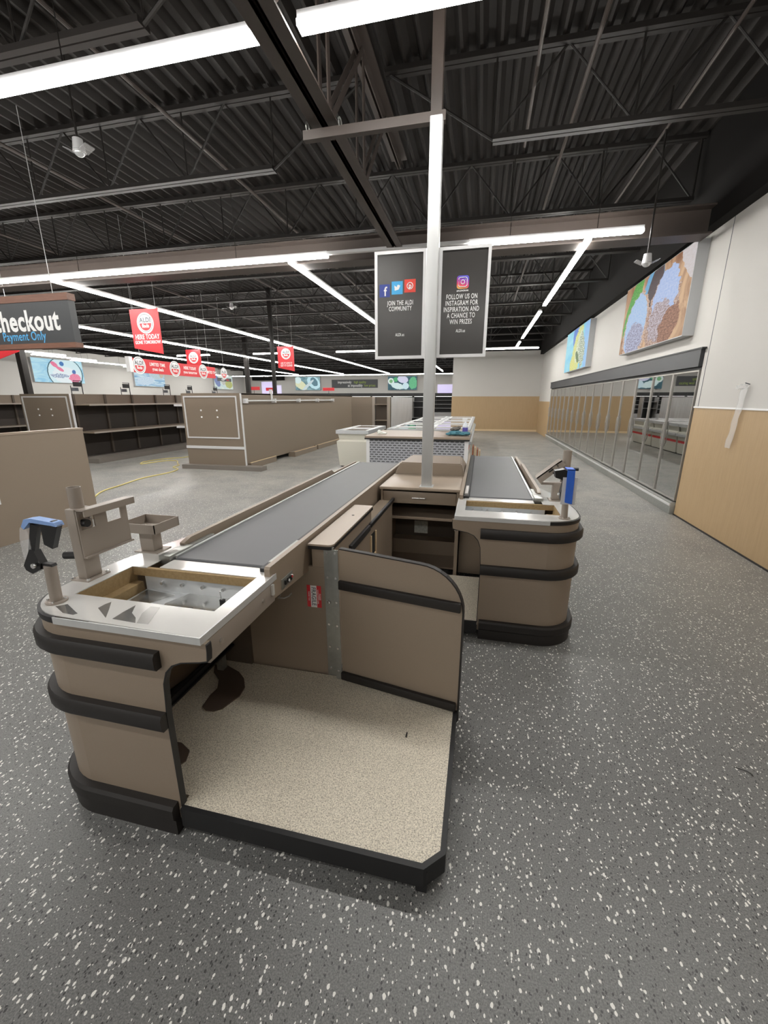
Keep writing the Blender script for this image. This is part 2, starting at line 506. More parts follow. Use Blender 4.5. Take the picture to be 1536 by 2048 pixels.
class MB:
    """Collects shapes, in place coordinates, into ONE mesh."""

    def __init__(self, xf=None):
        self.bm = bmesh.new()
        self.xf = xf or ident

    def box(self, x0, x1, y0, y1, z0, z1, bev=0.0, seg=2):
        if x0 > x1:
            x0, x1 = x1, x0
        if y0 > y1:
            y0, y1 = y1, y0
        if z0 > z1:
            z0, z1 = z1, z0
        r = bmesh.ops.create_cube(self.bm, size=1.0)
        vs = r['verts']
        for v in vs:
            v.co = Vector((x0 + (v.co.x + .5) * (x1 - x0), y0 + (v.co.y + .5) * (y1 - y0), z0 + (v.co.z + .5) * (z1 - z0)))
        if bev > 0:
            es = list({e for v in vs for e in v.link_edges})
            bmesh.ops.bevel(self.bm, geom=es, offset=bev, segments=seg, affect='EDGES', profile=0.5)
        return self

    def prism(self, pts, ax, a, b):
        def P(p, t):
            if ax == 'x':
                return (t, p[0], p[1])
            if ax == 'y':
                return (p[0], t, p[1])
            return (p[0], p[1], t)
        va = [self.bm.verts.new(P(p, a)) for p in pts]
        vb = [self.bm.verts.new(P(p, b)) for p in pts]
        n = len(pts)
        self.bm.faces.new(va)
        self.bm.faces.new(vb[::-1])
        for i in range(n):
            self.bm.faces.new((va[i], vb[i], vb[(i + 1) % n], va[(i + 1) % n]))
        return self

    def cyl(self, p0, p1, r, seg=16, r2=None, caps=True):
        p0, p1 = Vector(p0), Vector(p1)
        d = p1 - p0
        q = d.to_track_quat('Z', 'Y')
        r2 = r if r2 is None else r2
        A, B = [], []
        for i in range(seg):
            a = 2 * PI * i / seg
            c = Vector((math.cos(a), math.sin(a), 0))
            A.append(self.bm.verts.new(p0 + q @ (c * r)))
            B.append(self.bm.verts.new(p1 + q @ (c * r2)))
        for i in range(seg):
            j = (i + 1) % seg
            self.bm.faces.new((A[i], A[j], B[j], B[i]))
        if caps:
            self.bm.faces.new(A[::-1])
            self.bm.faces.new(B)
        return self

    def pipe(self, p0, p1, r, ri, seg=24):
        """open-ended round tube standing along z"""
        p0, p1 = Vector(p0), Vector(p1)
        rings = []
        for p, rr in ((p0, r), (p1, r), (p1, ri), (p0, ri)):
            rings.append([self.bm.verts.new(p + Vector((rr * math.cos(2 * PI * i / seg), rr * math.sin(2 * PI * i / seg), 0))) for i in range(seg)])
        for k in range(4):
            A, B = rings[k], rings[(k + 1) % 4]
            for i in range(seg):
                j = (i + 1) % seg
                self.bm.faces.new((A[i], A[j], B[j], B[i]))
        return self

    def tube(self, path, r, seg=8):
        path = [Vector(p) for p in path]
        rings = []
        n = len(path)
        up = Vector((0, 0, 1))
        for i, p in enumerate(path):
            t = (path[min(i + 1, n - 1)] - path[max(i - 1, 0)]).normalized()
            s = t.cross(up)
            if s.length < 1e-3:
                s = t.cross(Vector((0, 1, 0)))
            s.normalize()
            u = s.cross(t)
            rings.append([self.bm.verts.new(p + (s * math.cos(2 * PI * k / seg) + u * math.sin(2 * PI * k / seg)) * r) for k in range(seg)])
        for A, B in zip(rings, rings[1:]):
            for k in range(seg):
                j = (k + 1) % seg
                self.bm.faces.new((A[k], A[j], B[j], B[k]))
        self.bm.faces.new(rings[0][::-1])
        self.bm.faces.new(rings[-1])
        return self

    def band(self, path, d0, d1, z0, z1, ch=0.0):
        """vertical band following a 2D path, between offsets d0 and d1 (to the left of travel)"""
        a = offset(path, d0)
        b = offset(path, d1)
        n = len(path)
        prof = [(0, z0), (1, z0 + 0), (1, z1), (0, z1)]
        if ch > 0:
            prof = [(0, z0), (1 - ch, z0), (1, z0 + (z1 - z0) * .18), (1, z1 - (z1 - z0) * .18), (1 - ch, z1), (0, z1)]
        R = []
        for i in range(n):
            R.append([self.bm.verts.new((a[i][0] + (b[i][0] - a[i][0]) * t, a[i][1] + (b[i][1] - a[i][1]) * t, z)) for t, z in prof])
        k = len(prof)
        for i in range(n - 1):
            for j in range(k):
                jj = (j + 1) % k
                self.bm.faces.new((R[i][j], R[i][jj], R[i + 1][jj], R[i + 1][j]))
        self.bm.faces.new(R[0][::-1])
        self.bm.faces.new(R[-1])
        return self

    def ball(self, c, r, sub=2, sc=(1, 1, 1), jit=0.0):
        res = bmesh.ops.create_icosphere(self.bm, subdivisions=sub, radius=1.0)
        for v in res['verts']:
            k = 1 + random.uniform(-jit, jit)
            v.co = Vector((c[0] + v.co.x * r * sc[0] * k, c[1] + v.co.y * r * sc[1] * k, c[2] + v.co.z * r * sc[2] * k))
        return self

    def torus(self, c, ax, R, r, n=28, m=8, a0=0.0, a1=2 * PI):
        path = []
        full = abs(a1 - a0 - 2 * PI) < 1e-6
        for i in range(n + 1):
            a = a0 + (a1 - a0) * i / n
            ca, sa = R * math.cos(a), R * math.sin(a)
            path.append({'y': (c[0] + ca, c[1], c[2] + sa), 'z': (c[0] + ca, c[1] + sa, c[2]), 'x': (c[0], c[1] + ca, c[2] + sa)}[ax])
        return self.tube(path, r, m)

    def grid_rot(self, m4):
        for v in self.bm.verts:
            v.co = m4 @ v.co
        return self

    def build(self, name, m, parent=None, sharp=35, smooth=True, label=None, split=True):
        bm = self.bm
        off = Vector((0, 0, 0))
        if parent is not None:
            off = Vector(parent.get('_at', (0, 0, 0)))
        for v in bm.verts:
            v.co = Vector(self.xf(v.co)) - off
        bmesh.ops.recalc_face_normals(bm, faces=bm.faces)
        if parent is not None and split:
            groups = islands(bm)
            if 1 < len(groups) <= 60:
                first = None
                for g in groups:
                    sub = bm.copy()
                    keep = set(g)
                    bmesh.ops.delete(sub, geom=[v for v in sub.verts if v.index not in keep], context='VERTS')
                    k = MB()
                    k.bm.free()
                    k.bm = sub
                    k.bm.normal_update()
                    for v in sub.verts:
                        v.co = v.co + off
                    o = k.build(name, m, parent, sharp, smooth, label, split=False)
                    first = first or o
                bm.free()
                return first
        me = bpy.data.meshes.new(name)
        bm.to_mesh(me)
        bm.free()
        me.materials.append(MATS[m])
        if smooth:
            for p in me.polygons:
                p.use_smooth = True
            me.set_sharp_from_angle(angle=math.radians(sharp))
        o = bpy.data.objects.new(name, me)
        COL.objects.link(o)
        if parent is not None:
            o.parent = parent
            ROOT_OF[o.name] = off
            o['_at'] = tuple(off)
        if label:
            o['label'] = label
        return o


ROOT_OF = {}


def islands(bm):
    """vertex indices of the pieces of a mesh that neither join nor touch"""
    bm.verts.index_update()
    bm.verts.ensure_lookup_table()
    seen, comps = set(), []
    for v in bm.verts:
        if v.index in seen:
            continue
        st, c = [v], []
        seen.add(v.index)
        while st:
            a = st.pop()
            c.append(a.index)
            for e in a.link_edges:
                b_ = e.other_vert(a)
                if b_.index not in seen:
                    seen.add(b_.index)
                    st.append(b_)
        co = [bm.verts[i].co for i in c]
        lo = [min(p[k] for p in co) - .002 for k in range(3)]
        hi = [max(p[k] for p in co) + .002 for k in range(3)]
        comps.append((c, lo, hi))
    par = list(range(len(comps)))

    def find(i):
        while par[i] != i:
            i = par[i]
        return i
    if len(comps) > 200:
        return [[]]
    for i in range(len(comps)):
        for j in range(i):
            if all(comps[i][1][k] <= comps[j][2][k] and comps[j][1][k] <= comps[i][2][k] for k in range(3)):
                par[find(i)] = find(j)
    out = {}
    for i, c in enumerate(comps):
        out.setdefault(find(i), []).extend(c[0])
    return list(out.values())


def offset(path, d):
    n = len(path)
    out = []
    for i in range(n):
        p = Vector(path[i])
        ns = []
        if i > 0:
            t = (Vector(path[i]) - Vector(path[i - 1])).normalized()
            ns.append(Vector((-t.y, t.x)))
        if i < n - 1:
            t = (Vector(path[i + 1]) - Vector(path[i])).normalized()
            ns.append(Vector((-t.y, t.x)))
        if len(ns) == 2:
            m = (ns[0] + ns[1]).normalized()
            k = m.dot(ns[0])
            q = p + m * (d / max(k, .3))
        else:
            q = p + ns[0] * d
        out.append((q.x, q.y))
    return out


def thing(name, label, cat, at=(0, 0, 0), group=None, rotz=0.0):
    o = bpy.data.objects.new(name, None)
    o.empty_display_size = 0.1
    COL.objects.link(o)
    o.location = at
    o.rotation_euler = (0, 0, rotz)
    o['_at'] = tuple(at)
    o['label'] = label
    o['category'] = cat
    if group:
        o['group'] = group
    return o


def tag(o, label, cat, group=None):
    o['label'] = label
    o['category'] = cat
    if group:
        o['group'] = group
    return o


def struct(o, label=None):
    o['kind'] = 'structure'
    if label:
        o['label'] = label
    return o


def arc(cx, cy, r, a0, a1, n):
    return [(cx + r * math.cos(a0 + (a1 - a0) * i / n), cy + r * math.sin(a0 + (a1 - a0) * i / n)) for i in range(n + 1)]


def quad(name, p, m, parent, thick=0.0):
    """one flat picture face with a UV map; p = lower-left, lower-right, upper-right, upper-left"""
    off = Vector(parent.get('_at', (0, 0, 0)))
    me = bpy.data.meshes.new(name)
    me.from_pydata([Vector(q) - off for q in p], [], [(0, 1, 2, 3)])
    uv = me.uv_layers.new(name='UVMap')
    for i, c in enumerate(((0, 0), (1, 0), (1, 1), (0, 1))):
        uv.data[i].uv = c
    me.materials.append(MATS[m])
    o = bpy.data.objects.new(name, me)
    COL.objects.link(o)
    o.parent = parent
    o['_at'] = tuple(off)
    return o


def text(s, at, size, m, parent, cond=0.8, bold=0.0, R=(1, 0, 0), U=(0, 0, 1), align='CENTER', name='lettering', ext=0.0015, line=1.0, sp=1.06):
    cu = bpy.data.curves.new('lettering_curve', 'FONT')
    cu.body = s
    cu.size = size
    cu.align_x = align
    cu.align_y = 'CENTER'
    cu.offset = bold * size
    cu.extrude = ext
    cu.space_line = line
    cu.space_character = sp
    cu.resolution_u = 3
    to = bpy.data.objects.new('lettering_source', cu)
    COL.objects.link(to)
    dg = bpy.context.evaluated_depsgraph_get()
    dg.update()
    me = bpy.data.meshes.new_from_object(to.evaluated_get(dg))
    bpy.data.objects.remove(to, do_unlink=True)
    bpy.data.curves.remove(cu)
    R, U = Vector(R), Vector(U)
    Nn = R.cross(U)
    off = Vector(parent.get('_at', (0, 0, 0))) if parent else Vector((0, 0, 0))
    for v in me.vertices:
        c = v.co.copy()
        v.co = Vector(at) + R * (c.x * cond) + U * c.y + Nn * c.z - off
    me.materials.clear()
    me.materials.append(MATS[m])
    o = bpy.data.objects.new(name, me)
    COL.objects.link(o)
    if parent:
        o.parent = parent
        o['_at'] = tuple(off)
    return o


# ------------------------------------------------------------------ the building
XR, XL, YB, YF, ZD = 2.95, -24.6, 41.0, -8.0, 5.2
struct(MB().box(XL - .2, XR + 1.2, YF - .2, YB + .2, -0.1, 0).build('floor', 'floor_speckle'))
# corrugated roof deck, ribs running down the shop
b = MB()
pts, x = [], XL - .2
while x < XR + 1.0:
    pts += [(x, ZD), (x + .05, ZD + .075), (x + .12, ZD + .075), (x + .17, ZD)]
    x += .2
vA = [b.bm.verts.new((p[0], YF - .2, p[1])) for p in pts]
vB = [b.bm.verts.new((p[0], YB + .2, p[1])) for p in pts]
for i in range(len(pts) - 1):
    b.bm.faces.new((vA[i], vB[i], vB[i + 1], vA[i + 1]))
o = b.build('ceiling', 'deck', smooth=False)
md = o.modifiers.new('thickness', 'SOLIDIFY')
md.thickness = 0.02
md.offset = 1
struct(o)

YBK = 23.6
# right wall: white over an oak wainscot, with an opening for the freezer doors
T = .12
b = MB().box(XR, XR + T, YF, 6.84, 1.58, 3.9).box(XR, XR + T, 6.84, 19.9, 2.38, 3.9).box(XR, XR + T, 19.9, 23.6, 1.58, 3.9)
struct(b.build('wall_right', 'wall_white', smooth=False))
b = MB().box(XR, XR + T, YF, 6.84, 0, 1.58).box(XR, XR + T, 19.9, 23.6, 0, 1.58)
struct(b.build('wall_right_wainscot', 'oak_panel', smooth=False))
struct(MB().box(XR - .012, XR, YF, 6.84, 1.578, 1.598).build('trim_1', 'white_print', smooth=False))
struct(MB().box(XR - .003, XR, 6.735, 6.745, 1.6, 3.9).build('trim_2', 'grey_print', smooth=False))
struct(MB().box(XR - .15, XR + T, YF, YBK, 3.90, ZD).build('trim_3', 'wall_dark', smooth=False))
struct(MB().box(XR - .01, XR, YF, 6.84, 0, .018).build('baseboard_right', 'bumper', smooth=False))
# the block that closes the aisle
struct(MB().box(-1.6, XR + T, YBK, YBK + .12, 1.83, 4.1).box(-1.6, -1.48, YBK + .12, YB, 1.83, 4.1).build('wall_block', 'wall_white', smooth=False))
struct(MB().box(-1.6, XR + T, YBK, YBK + .12, 0, 1.83).box(-1.6, -1.48, YBK + .12, YB, 0, 1.83).build('wall_block_wainscot', 'oak_panel', smooth=False))
struct(MB().box(-1.6, XR + T, YBK, YBK + .12, 4.1, ZD).build('trim_4', 'wall_dark', smooth=False))
struct(MB().box(-1.6, XR, YBK - .012, YBK, 0, .1).build('baseboard_block', 'raw_pine', smooth=False))
# left, back and entrance walls
struct(MB().box(XL - .15, XL, YF, YB, 0, 4.5).build('wall_left', 'wall_white', smooth=False))
struct(MB().box(XL - .15, XL + .02, YF, YB, 4.5, ZD).build('trim_5', 'wall_dark', smooth=False))
struct(MB().box(XL, -1.48, YB, YB + .15, 0, 4.0).build('wall_back', 'wall_white', smooth=False))
struct(MB().box(XL, -1.48, YB - .04, YB + .15, 4.0, ZD).build('trim_6', 'wall_dark', smooth=False))
struct(MB().box(XL, XR + T, YF - .15, YF, 0, ZD).build('wall_entrance', 'wall_white', smooth=False))
struct(MB().box(-23.3, -19.9, YB - .6, YB - .05, 3.55, 4.05).build('trim_7', 'wall_dark', smooth=False))
for i, (x0, x1, z0, z1) in enumerate(((-22.6, -21.3, 2.0, 3.45), (-21.1, -20.3, 2.0, 3.1), (-4.2, -2.6, 1.95, 3.05))):
    fr = struct(MB().box(x0, x1, YB - .06, YB - .005, z0, z1).build('window_%d' % (i + 1), 'white_frame', smooth=False))
    MB().box(x0 + .05, x1 - .05, YB - .07, YB - .055, z0 + .05, z1 - .05).build('pane', 'purple_glow', fr, smooth=False)

# roof joists: top and bottom chords, zigzag web
PANEL = 1.25


def joist(y, x0, x1, cut0, cut1):
    b = MB()
    zt, zb = ZD - .01, 4.40
    for s in (-.035, .035):
        b.box(x0, x1, y + s - .028, y + s + .028, zt - .05, zt)
        b.box(x0 + cut0, x1 - cut1, y + s - .028, y + s + .028, zb, zb + .045)
    n = max(2, int(round((x1 - x0 - cut0 - cut1) / PANEL)))
    p = (x1 - x0 - cut0 - cut1) / n
    for i in range(n + 1):
        xb = x0 + cut0 + p * i
        b.cyl((xb, y, zb + .02), (xb, y, zt - .02), .011, 6)
        if i < n:
            b.cyl((xb, y, zb + .02), (xb + p * .5, y, zt - .03), .013, 6)
            b.cyl((xb + p * .5, y, zt - .03), (xb + p, y, zb + .02), .011, 6)
    if cut0:
        b.cyl((x0 + cut0, y, zb + .02), (x0 + .05, y, zt - .04), .016, 6)
    if cut1:
        b.cyl((x1 - cut1, y, zb + .02), (x1 - .05, y, zt - .04), .016, 6)
    return struct(b.build('roof_joist', 'joist_paint', smooth=False))


YJ = [-6.9 + 2.07 * i for i in range(24)]
for y in YJ:
    if y > YB - .3:
        break
    if y < 7.4:
        joist(y, XL, -1.45, .05, 1.2)
        joist(y, -1.25, XR - .16, 1.2, .05)
    else:
        joist(y, XL, XR - .16 if y < YBK - .2 else -1.65, .05, .05)
# joist girder down the middle: paired angles, web plates
b = MB()
GX, GY0, GY1 = -1.35, YF + .1, 6.86
for s in (-1, 1):
    b.box(GX + s * .012, GX + s * .112, GY0, GY1, 3.80, 3.815)
    b.box(GX + s * .012, GX + s * .026, GY0, GY1, 3.80, 3.92)
    b.box(GX + s * .012, GX + s * .112, GY0, GY1, 4.98, 5.0)
    b.box(GX + s * .012, GX + s * .026, GY0, GY1, 4.88, 5.0)
    y = GY0 + .3
    while y < GY1 - 1.1:
        b.box(GX + s * .03, GX + s * .042, y - .03, y + .03, 3.86, 4.95)
        b.prism([(y, 3.86), (y + .07, 3.86), (y + 1.07, 4.95), (y + 1.0, 4.95)], 'x', GX + s * .03, GX + s * .04)
        y += 1.035
struct(b.build('roof_girder', 'girder_paint', smooth=False))
struct(MB().box(XL, XR - .16, 6.9, 7.22, 3.78, 3.80).box(XL, XR - .16, 7.04, 7.07, 3.8, 4.1).box(XL, XR - .16, 6.9, 7.22, 4.1, 4.12).build('roof_beam', 'girder_paint', smooth=False))
# pipes and conduits under the deck
for i, (x0, y0, x1, y1, z, r) in enumerate(((.84, 1.0, .87, 16, 4.9, .022), (-3.78, .5, -3.8, 20, 4.9, .022), (-6.3, 3, -6.3, 24, 4.9, .022), (.32, 4.2, .33, 6.3, 4.7, .018), (1.95, 4.5, 1.95, 12, 4.8, .018), (-9.2, 4, -9.2, 26, 4.75, .02))):
    o = MB().cyl((x0, y0, z), (x1, y1, z), r, 8).build('ceiling_pipe', 'girder_paint')
    tag(o, ('thin conduit under the roof deck right of the white pole', 'thin conduit crossing the left ceiling above the wide strip light', 'conduit under the dark deck at the far left of the ceiling', 'perforated hanger strap pipe beside the white pole, high up',
            'short conduit near the right wall below the roof deck', 'conduit above the red hanging banners')[i], 'pipe', 'ceiling conduits')

# columns
for x, y, lab in ((-6.9, 13.4, 'slim dark steel column rising behind the nearest shelving end panel'), (-11.9, 20.2, 'dark steel column standing far back between the shelving runs'), (-17.0, 12.95, 'dark brown column at the left beside the berry picture')):
    s = .055 if x > -10 else (.1 if x > -15 else .11)
    t = thing('steel_column', lab, 'column', (x, y, 0))
    MB().box(x - s, x + s, y - s, y + s, 0.02, ZD - .06, .006).build('shaft', 'joist_paint', t)
    MB().box(x - s - .07, x + s + .07, y - s - .07, y + s + .07, 0, .02).build('base_plate', 'joist_paint', t)


# ------------------------------------------------------------------ strip lights
def strip(x0, x1, y0, y1, z, lab, grp='strip lights under the roof', wdt=.085, gap=4.2, hang=True):
    cx, cy = (x0 + x1) / 2, (y0 + y1) / 2
    t = thing('strip_light', lab, 'ceiling light', (cx, cy, z), grp)
    along_x = abs(x1 - x0) > abs(y1 - y0)
    hw = wdt / 2
    if along_x:
        MB().box(x0, x1, cy - hw, cy + hw, z - .032, z).build('diffuser', 'lamp', t, smooth=False)
        MB().box(x0, x1, cy - hw * .8, cy + hw * .8, z + .001, z + .045).build('housing', 'white_frame', t, smooth=False)
    else:
        MB().box(cx - hw, cx + hw, y0, y1, z - .032, z).build('diffuser', 'lamp', t, smooth=False)
        MB().box(cx - hw * .8, cx + hw * .8, y0, y1, z + .001, z + .045).build('housing', 'white_frame', t, smooth=False)
    if hang:
        b = MB()
        ln = (x1 - x0) if along_x else (y1 - y0)
        n = max(2, int(ln / gap) + 1)
        for i in range(n):
            f = (i + .5) / n
            p = (x0 + ln * f, cy) if along_x else (cx, y0 + ln * f)
            b.cyl((p[0], p[1], z + .04), (p[0], p[1], ZD + .04), .004, 5)
        b.build('hanger', 'joist_paint', t, smooth=False)
    return t


strip(-10.5, -1.49, 3.0, 3.0, 3.90, 'nearest wide strip light, left of the roof girder')
strip(-1.22, 2.8, 3.0, 3.0, 3.90, 'nearest wide strip light, right of the roof girder, leaving at the top edge')
strip(-10.5, -1.49, -.6, -.6, 3.9, 'unseen fill strip light above and behind the photographer')  # this row and the next: unseen, added behind the camera as fill
strip(-10.5, 2.8, -4.4, -4.4, 3.9, 'unseen fill strip light near the entrance wall')
strip(-11.5, -2.38, 6.58, 6.58, 3.78, 'long strip light in front of the roof beam, left of the two sign boards')
strip(-.3, 1.88, 6.58, 6.58, 3.78, 'strip light in front of the roof beam, right of the sign boards')
o = MB().box(-2.38, -.3, 6.55, 6.61, 3.78, 3.82).build('light_rail', 'white_frame', smooth=False)
tag(o, 'unlit pale rail joining the two strip lights behind the sign boards', 'rail')
for y0, y1, l in ((6.72, 10.85, 'first'), (11.6, 16.25, 'second'), (17.3, 19.3, 'third and farthest')):
    strip(1.27, 1.27, y0, y1, 3.78, l + ' strip light running down the freezer aisle on the right', 'strip lights over the freezer aisle', .075)
strip(-3.05, -3.05, 6.72, 33.5, 3.78, 'long strip light running down the shop from behind the left sign board', wdt=.075)
strip(-7.72, -7.72, 6.72, 35.6, 3.78, 'long strip light passing over the near shelving end panel', wdt=.075)
strip(-11.8, -11.8, 8.8, 35.6, 3.78, 'long strip light behind the largest red hanging banner', wdt=.075)
strip(-16.0, -16.0, 9.5, 35.6, 3.78, 'long strip light farther left, just above the berry picture', wdt=.075)
strip(-10.75, -9.4, 18.95, 18.95, 3.78, 'short crosswise strip light left of the slim column', 'short crosswise strip lights')
strip(-6.6, -4.0, 19.0, 19.0, 3.78, 'short crosswise strip light left of the hanging sign boards', 'short crosswise strip lights')
strip(-.45, 2.2, 19.4, 19.4, 3.78, 'short crosswise strip light above the end of the freezer aisle', 'short crosswise strip lights')
strip(-14.9, -13.1, 18.9, 18.9, 3.78, 'short crosswise strip light behind the small red banner', 'short crosswise strip lights')
strip(-23.6, -2.0, 37.3, 37.3, 3.80, 'farthest strip light, running across in front of the back wall')
for i, (x, y0, y1) in enumerate(((-19.6, 14.6, 17.0), (-20.6, 16.2, 19.6), (-21.6, 19.0, 23.2), (-22.6, 23.5, 28.5), (-22.6, 30, 35))):
    strip(x, x, y0, y1, 3.72, ('tube light over the berry picture, nearest', 'tube light over the berry picture, second', 'tube light over the berry picture, third', 'tube light above the long red banner, against the left wall', 'last tube light along the left wall')[i], 'tube lights along the left wall', .09)


# ------------------------------------------------------------------ checkout counters
def mirror(v):
    return (-1.015 - v[0], v[1] + 1.715, v[2])


# outline of the customer side, from the cashier's edge round the rounded corner
OUT = [(-1.505, 1.06)] + arc(-1.50, 1.29, .23, -PI / 2, -PI, 10)[1:] + [(-1.735, 1.40), (-1.725, 1.55), (-1.69, 1.75), (-1.64, 1.98), (-1.575, 2.2)]


def checkout(xf, yend, root, kx):
    M = lambda: MB(xf)
    # ---- carcass panels
    front = [(-1.51, .06), (-1.078, .06), (-1.078, .55), (-1.068, .70), (-1.05, .752), (-1.02, .785), (-.98, .803), (-.90, .818), (-.872, .826), (-.868, .86), (-.868, .892), (-1.51, .892)]
    b = M().prism(front, 'y', 1.060, 1.084)
    b.build('front_panel', 'laminate', root)
    b = M()
    edge = [(-1.078, .06), (-1.078, .55), (-1.068, .70), (-1.05, .752), (-1.02, .785), (-.98, .803), (-.90, .818), (-.872, .826), (-.868, .86), (-.868, .892)]
    inner = [(p[0] + (.004 if i < 5 else .003), p[1] - (.001 if i < 3 else .004)) for i, p in enumerate(edge)]
    b.prism(edge + inner[::-1], 'y', 1.059, 1.086)
    b.build('panel_edging', 'black_edge', root)
    wrap = OUT + [(-1.575, yend)]
    M().band(wrap, -.02, 0, .06, .892).build('curved_side_panel', 'laminate', root)
    b = M().box(-1.55, -.93, yend - .02, yend, .06, .86)
    b.build('end_panel', 'laminate', root)
    # ---- black bumper rails
    bp = [(-1.062, 1.06)] + OUT + [(-1.575, yend)]
    for z0, z1, d, nm in ((.772, .84, .034, 1), (.505, .575, .034, 2), (.075, .145, .038, 3)):
        p = list(bp)
        if nm != 1:
            p[0] = (-1.076, 1.06)
        if nm == 3:
            p[0] = (-1.09, 1.06)
        M().band(p, 0, d, z0, z1, .25).build('bumper_rail', 'bumper', root)
    M().band([(-1.09, 1.06)] + OUT + [(-1.575, yend)], -.005, .027, .0, .078).build('kick_plinth', 'bumper', root)
    # ---- top plate with the scanner opening
    zt = .92
    hx0, hx1, hy0, hy1 = -1.60, -.945, 1.225, 1.525
    b = M()
    # front strip incl. rounded corner
    top = offset(OUT, -.006)
    outer = [(-.884, 1.054)] + top
    # outline polygon pieces around the hole
    front_poly = [(-.884, 1.054)] + top[:8] + [(hx0, hy0), (-.884, hy0)]
    b.prism(front_poly, 'z', zt - .004, zt)
    left_poly = [(hx0, hy0)] + top[7:14] + [(-1.52, 1.75), (-1.52, hy1), (hx0, hy1)]
    b.prism(left_poly, 'z', zt - .004, zt)
    tail = top[13:] + [(-1.52, 2.2), (-1.52, 1.75)]
    b.prism(tail, 'z', zt - .004, zt)
    b.box(hx1, -.884, hy0, 1.59, zt - .004, zt)
    b.box(-1.46, hx1, hy1 + .015, 1.64, zt - .004, zt)
    b.box(hx1, -.93, 1.59, 1.64, zt - .004, zt)
    plate = b.build('top_plate', 'steel_plate', root, smooth=False)
    M().box(-1.505, -.884, 1.050, 1.054, zt - .028, zt - .0).box(-.884, -.880, 1.050, 1.60, zt - .028, zt).build('steel_edge', 'aluminium', root, smooth=False)
    M().band(top, 0, .012, zt - .028, zt - .0045).build('rounded_edging', 'black_edge', root)
    # ---- scanner well: particle-board rim, steel pan
    b = M()
    b.box(hx0 - .018, hx0, hy0, hy1 + .018, .83, zt - .0045)
    b.box(hx0, hx1, hy1, hy1 + .018, .875, zt - .0045)
    b.box(hx0, hx0 + .05, hy0, hy1, .80, .845)
    b.build('board_rim', 'particle_board', root, smooth=False)
    b = M()
    b.box(hx0 + .06, hx1 + .02, hy0 - .05, hy1 + .015, .80, .805)
    b.box(hx0 + .06, hx1 + .02, hy1 + .003, hy1 + .008, .80, .875)
    b.box(hx1 + .015, hx1 + .02, hy0 - .05, hy1, .80, .9)
    b.prism([(hy0 - .05, .80), (hy0 + .1, .80), (hy0 + .02, .845), (hy0 - .05, .845)], 'x', hx0 + .32, hx1 + .01)
    pan = b.build('scanner_pan', 'steel_dark', root, smooth=False)
    b = M()
    for i in range(5):
        b.cyl((hx0 + .16 + i * .11, hy1 + .004, .85), (hx0 + .16 + i * .11, hy1 - .012, .85), .008, 10)
    b.build('bolt', 'screw', pan)
    b = M()
    for i in range(5):
        b.box(hx0 + .33 + i * .058, hx0 + .348 + i * .058, hy0 + .175, hy0 + .185, .8055, .807)
    b.box(hx1 - .13, hx1 - .11, hy1 - .09, hy1 - .075, .805, .845)
    b.build('vent_slot', 'black_edge', pan)
    M().cyl((hx1 - .12, hy1 - .085, .845), (hx1 - .125, hy1 - .085, .885), .003, 6).build('rod', 'screw', pan)
    # ---- cashier-side apron rail with bolts
    ap = M().box(-.898, -.882, 1.09, 1.575, .795, .888, .003).build('apron_rail', 'beige_metal', root)
    b = M()
    for y in (1.16, 1.47):
        b.cyl((-.885, y, .845), (-.876, y, .845), .009, 12)
    b.build('bolt', 'screw', ap)
    M().box(-.90, -.872, 1.545, 1.56, .835, .885).build('bracket', 'steel_plate', root, smooth=False)
    # ---- belt bed
    by0 = 1.645
    b = M()
    b.box(-1.455, -.965, by0 + .012, yend - .012, .905, .927)
    b.cyl((-1.455, by0 + .014, .912), (-.965, by0 + .014, .912), .0145, 14)
    b.cyl((-1.455, yend - .014, .912), (-.965, yend - .014, .912), .0145, 14)
    b.build('conveyor_belt', 'belt', root)
    M().box(-1.52, -.93, by0 - .03, yend, .80, .895).build('belt_bed', 'shelf_back', root, smooth=False)
    # inner side board, its lower edge deepening away from the scanner
    side = [(1.555, .955), (1.565, .965), (yend - .02, .965), (yend - .02, .77), (2.06, .765), (1.58, .80), (1.556, .83)]
    sb = M().prism(side, 'x', -.915, -.888).build('inner_side_board', 'laminate', root)
    M().box(-.962, -.918, 1.60, yend - .02, .9, .938).build('inner_belt_strip', 'black_edge', root, smooth=False)
    M().box(-.95, -.925, 1.66, 1.98, .938, .948).build('inner_guard', 'steel_plate', root, smooth=False)
    # outer rail board + silver strip + end box
    M().prism([(1.78, .90), (1.78, .955), (1.84, .972), (yend - .92, .972), (yend - .84, .935), (yend - .02, .935), (yend - .02, .90)], 'x', -1.535, -1.508).build('outer_side_board', 'laminate', root)
    M().box(-1.475, -1.458, 1.66, yend - .02, .9, .934).build('outer_belt_strip', 'aluminium', root, smooth=False)
    b = M().box(-1.532, -1.468, 1.62, 1.80, .90, .945, .003).box(-1.505, -1.478, 1.80, 2.0, .90, .94)
    b.build('belt_end_box', 'galvanized', root)
    # ---- knee-space panels; the cover's darker colour paints in the recess shade
    M().box(-1.60, kx, 1.978, 1.998, .10, .80).build('knee_panel', 'laminate', root, smooth=False)
    M().box(-1.60, -1.285, 1.955, 1.976, .12, .80).build('knee_cover', 'shelf_back', root, smooth=False)
    M().box(-1.55, -.89, 2.0, yend - .03, .10, .80).build('body_box', 'laminate', root, smooth=False)
    M().box(-1.455, -1.415, 1.85, 1.89, .122, .74).build('support_post', 'galvanized', root, smooth=False)
    b = M().box(-1.42, -1.405, 1.10, 1.95, .235, .295).box(-1.405, -1.39, 1.10, 1.95, .24, .25).box(-1.405, -1.39, 1.10, 1.95, .28, .29)
    b.build('slide_rail', 'black_plastic', root, smooth=False)
    return plate


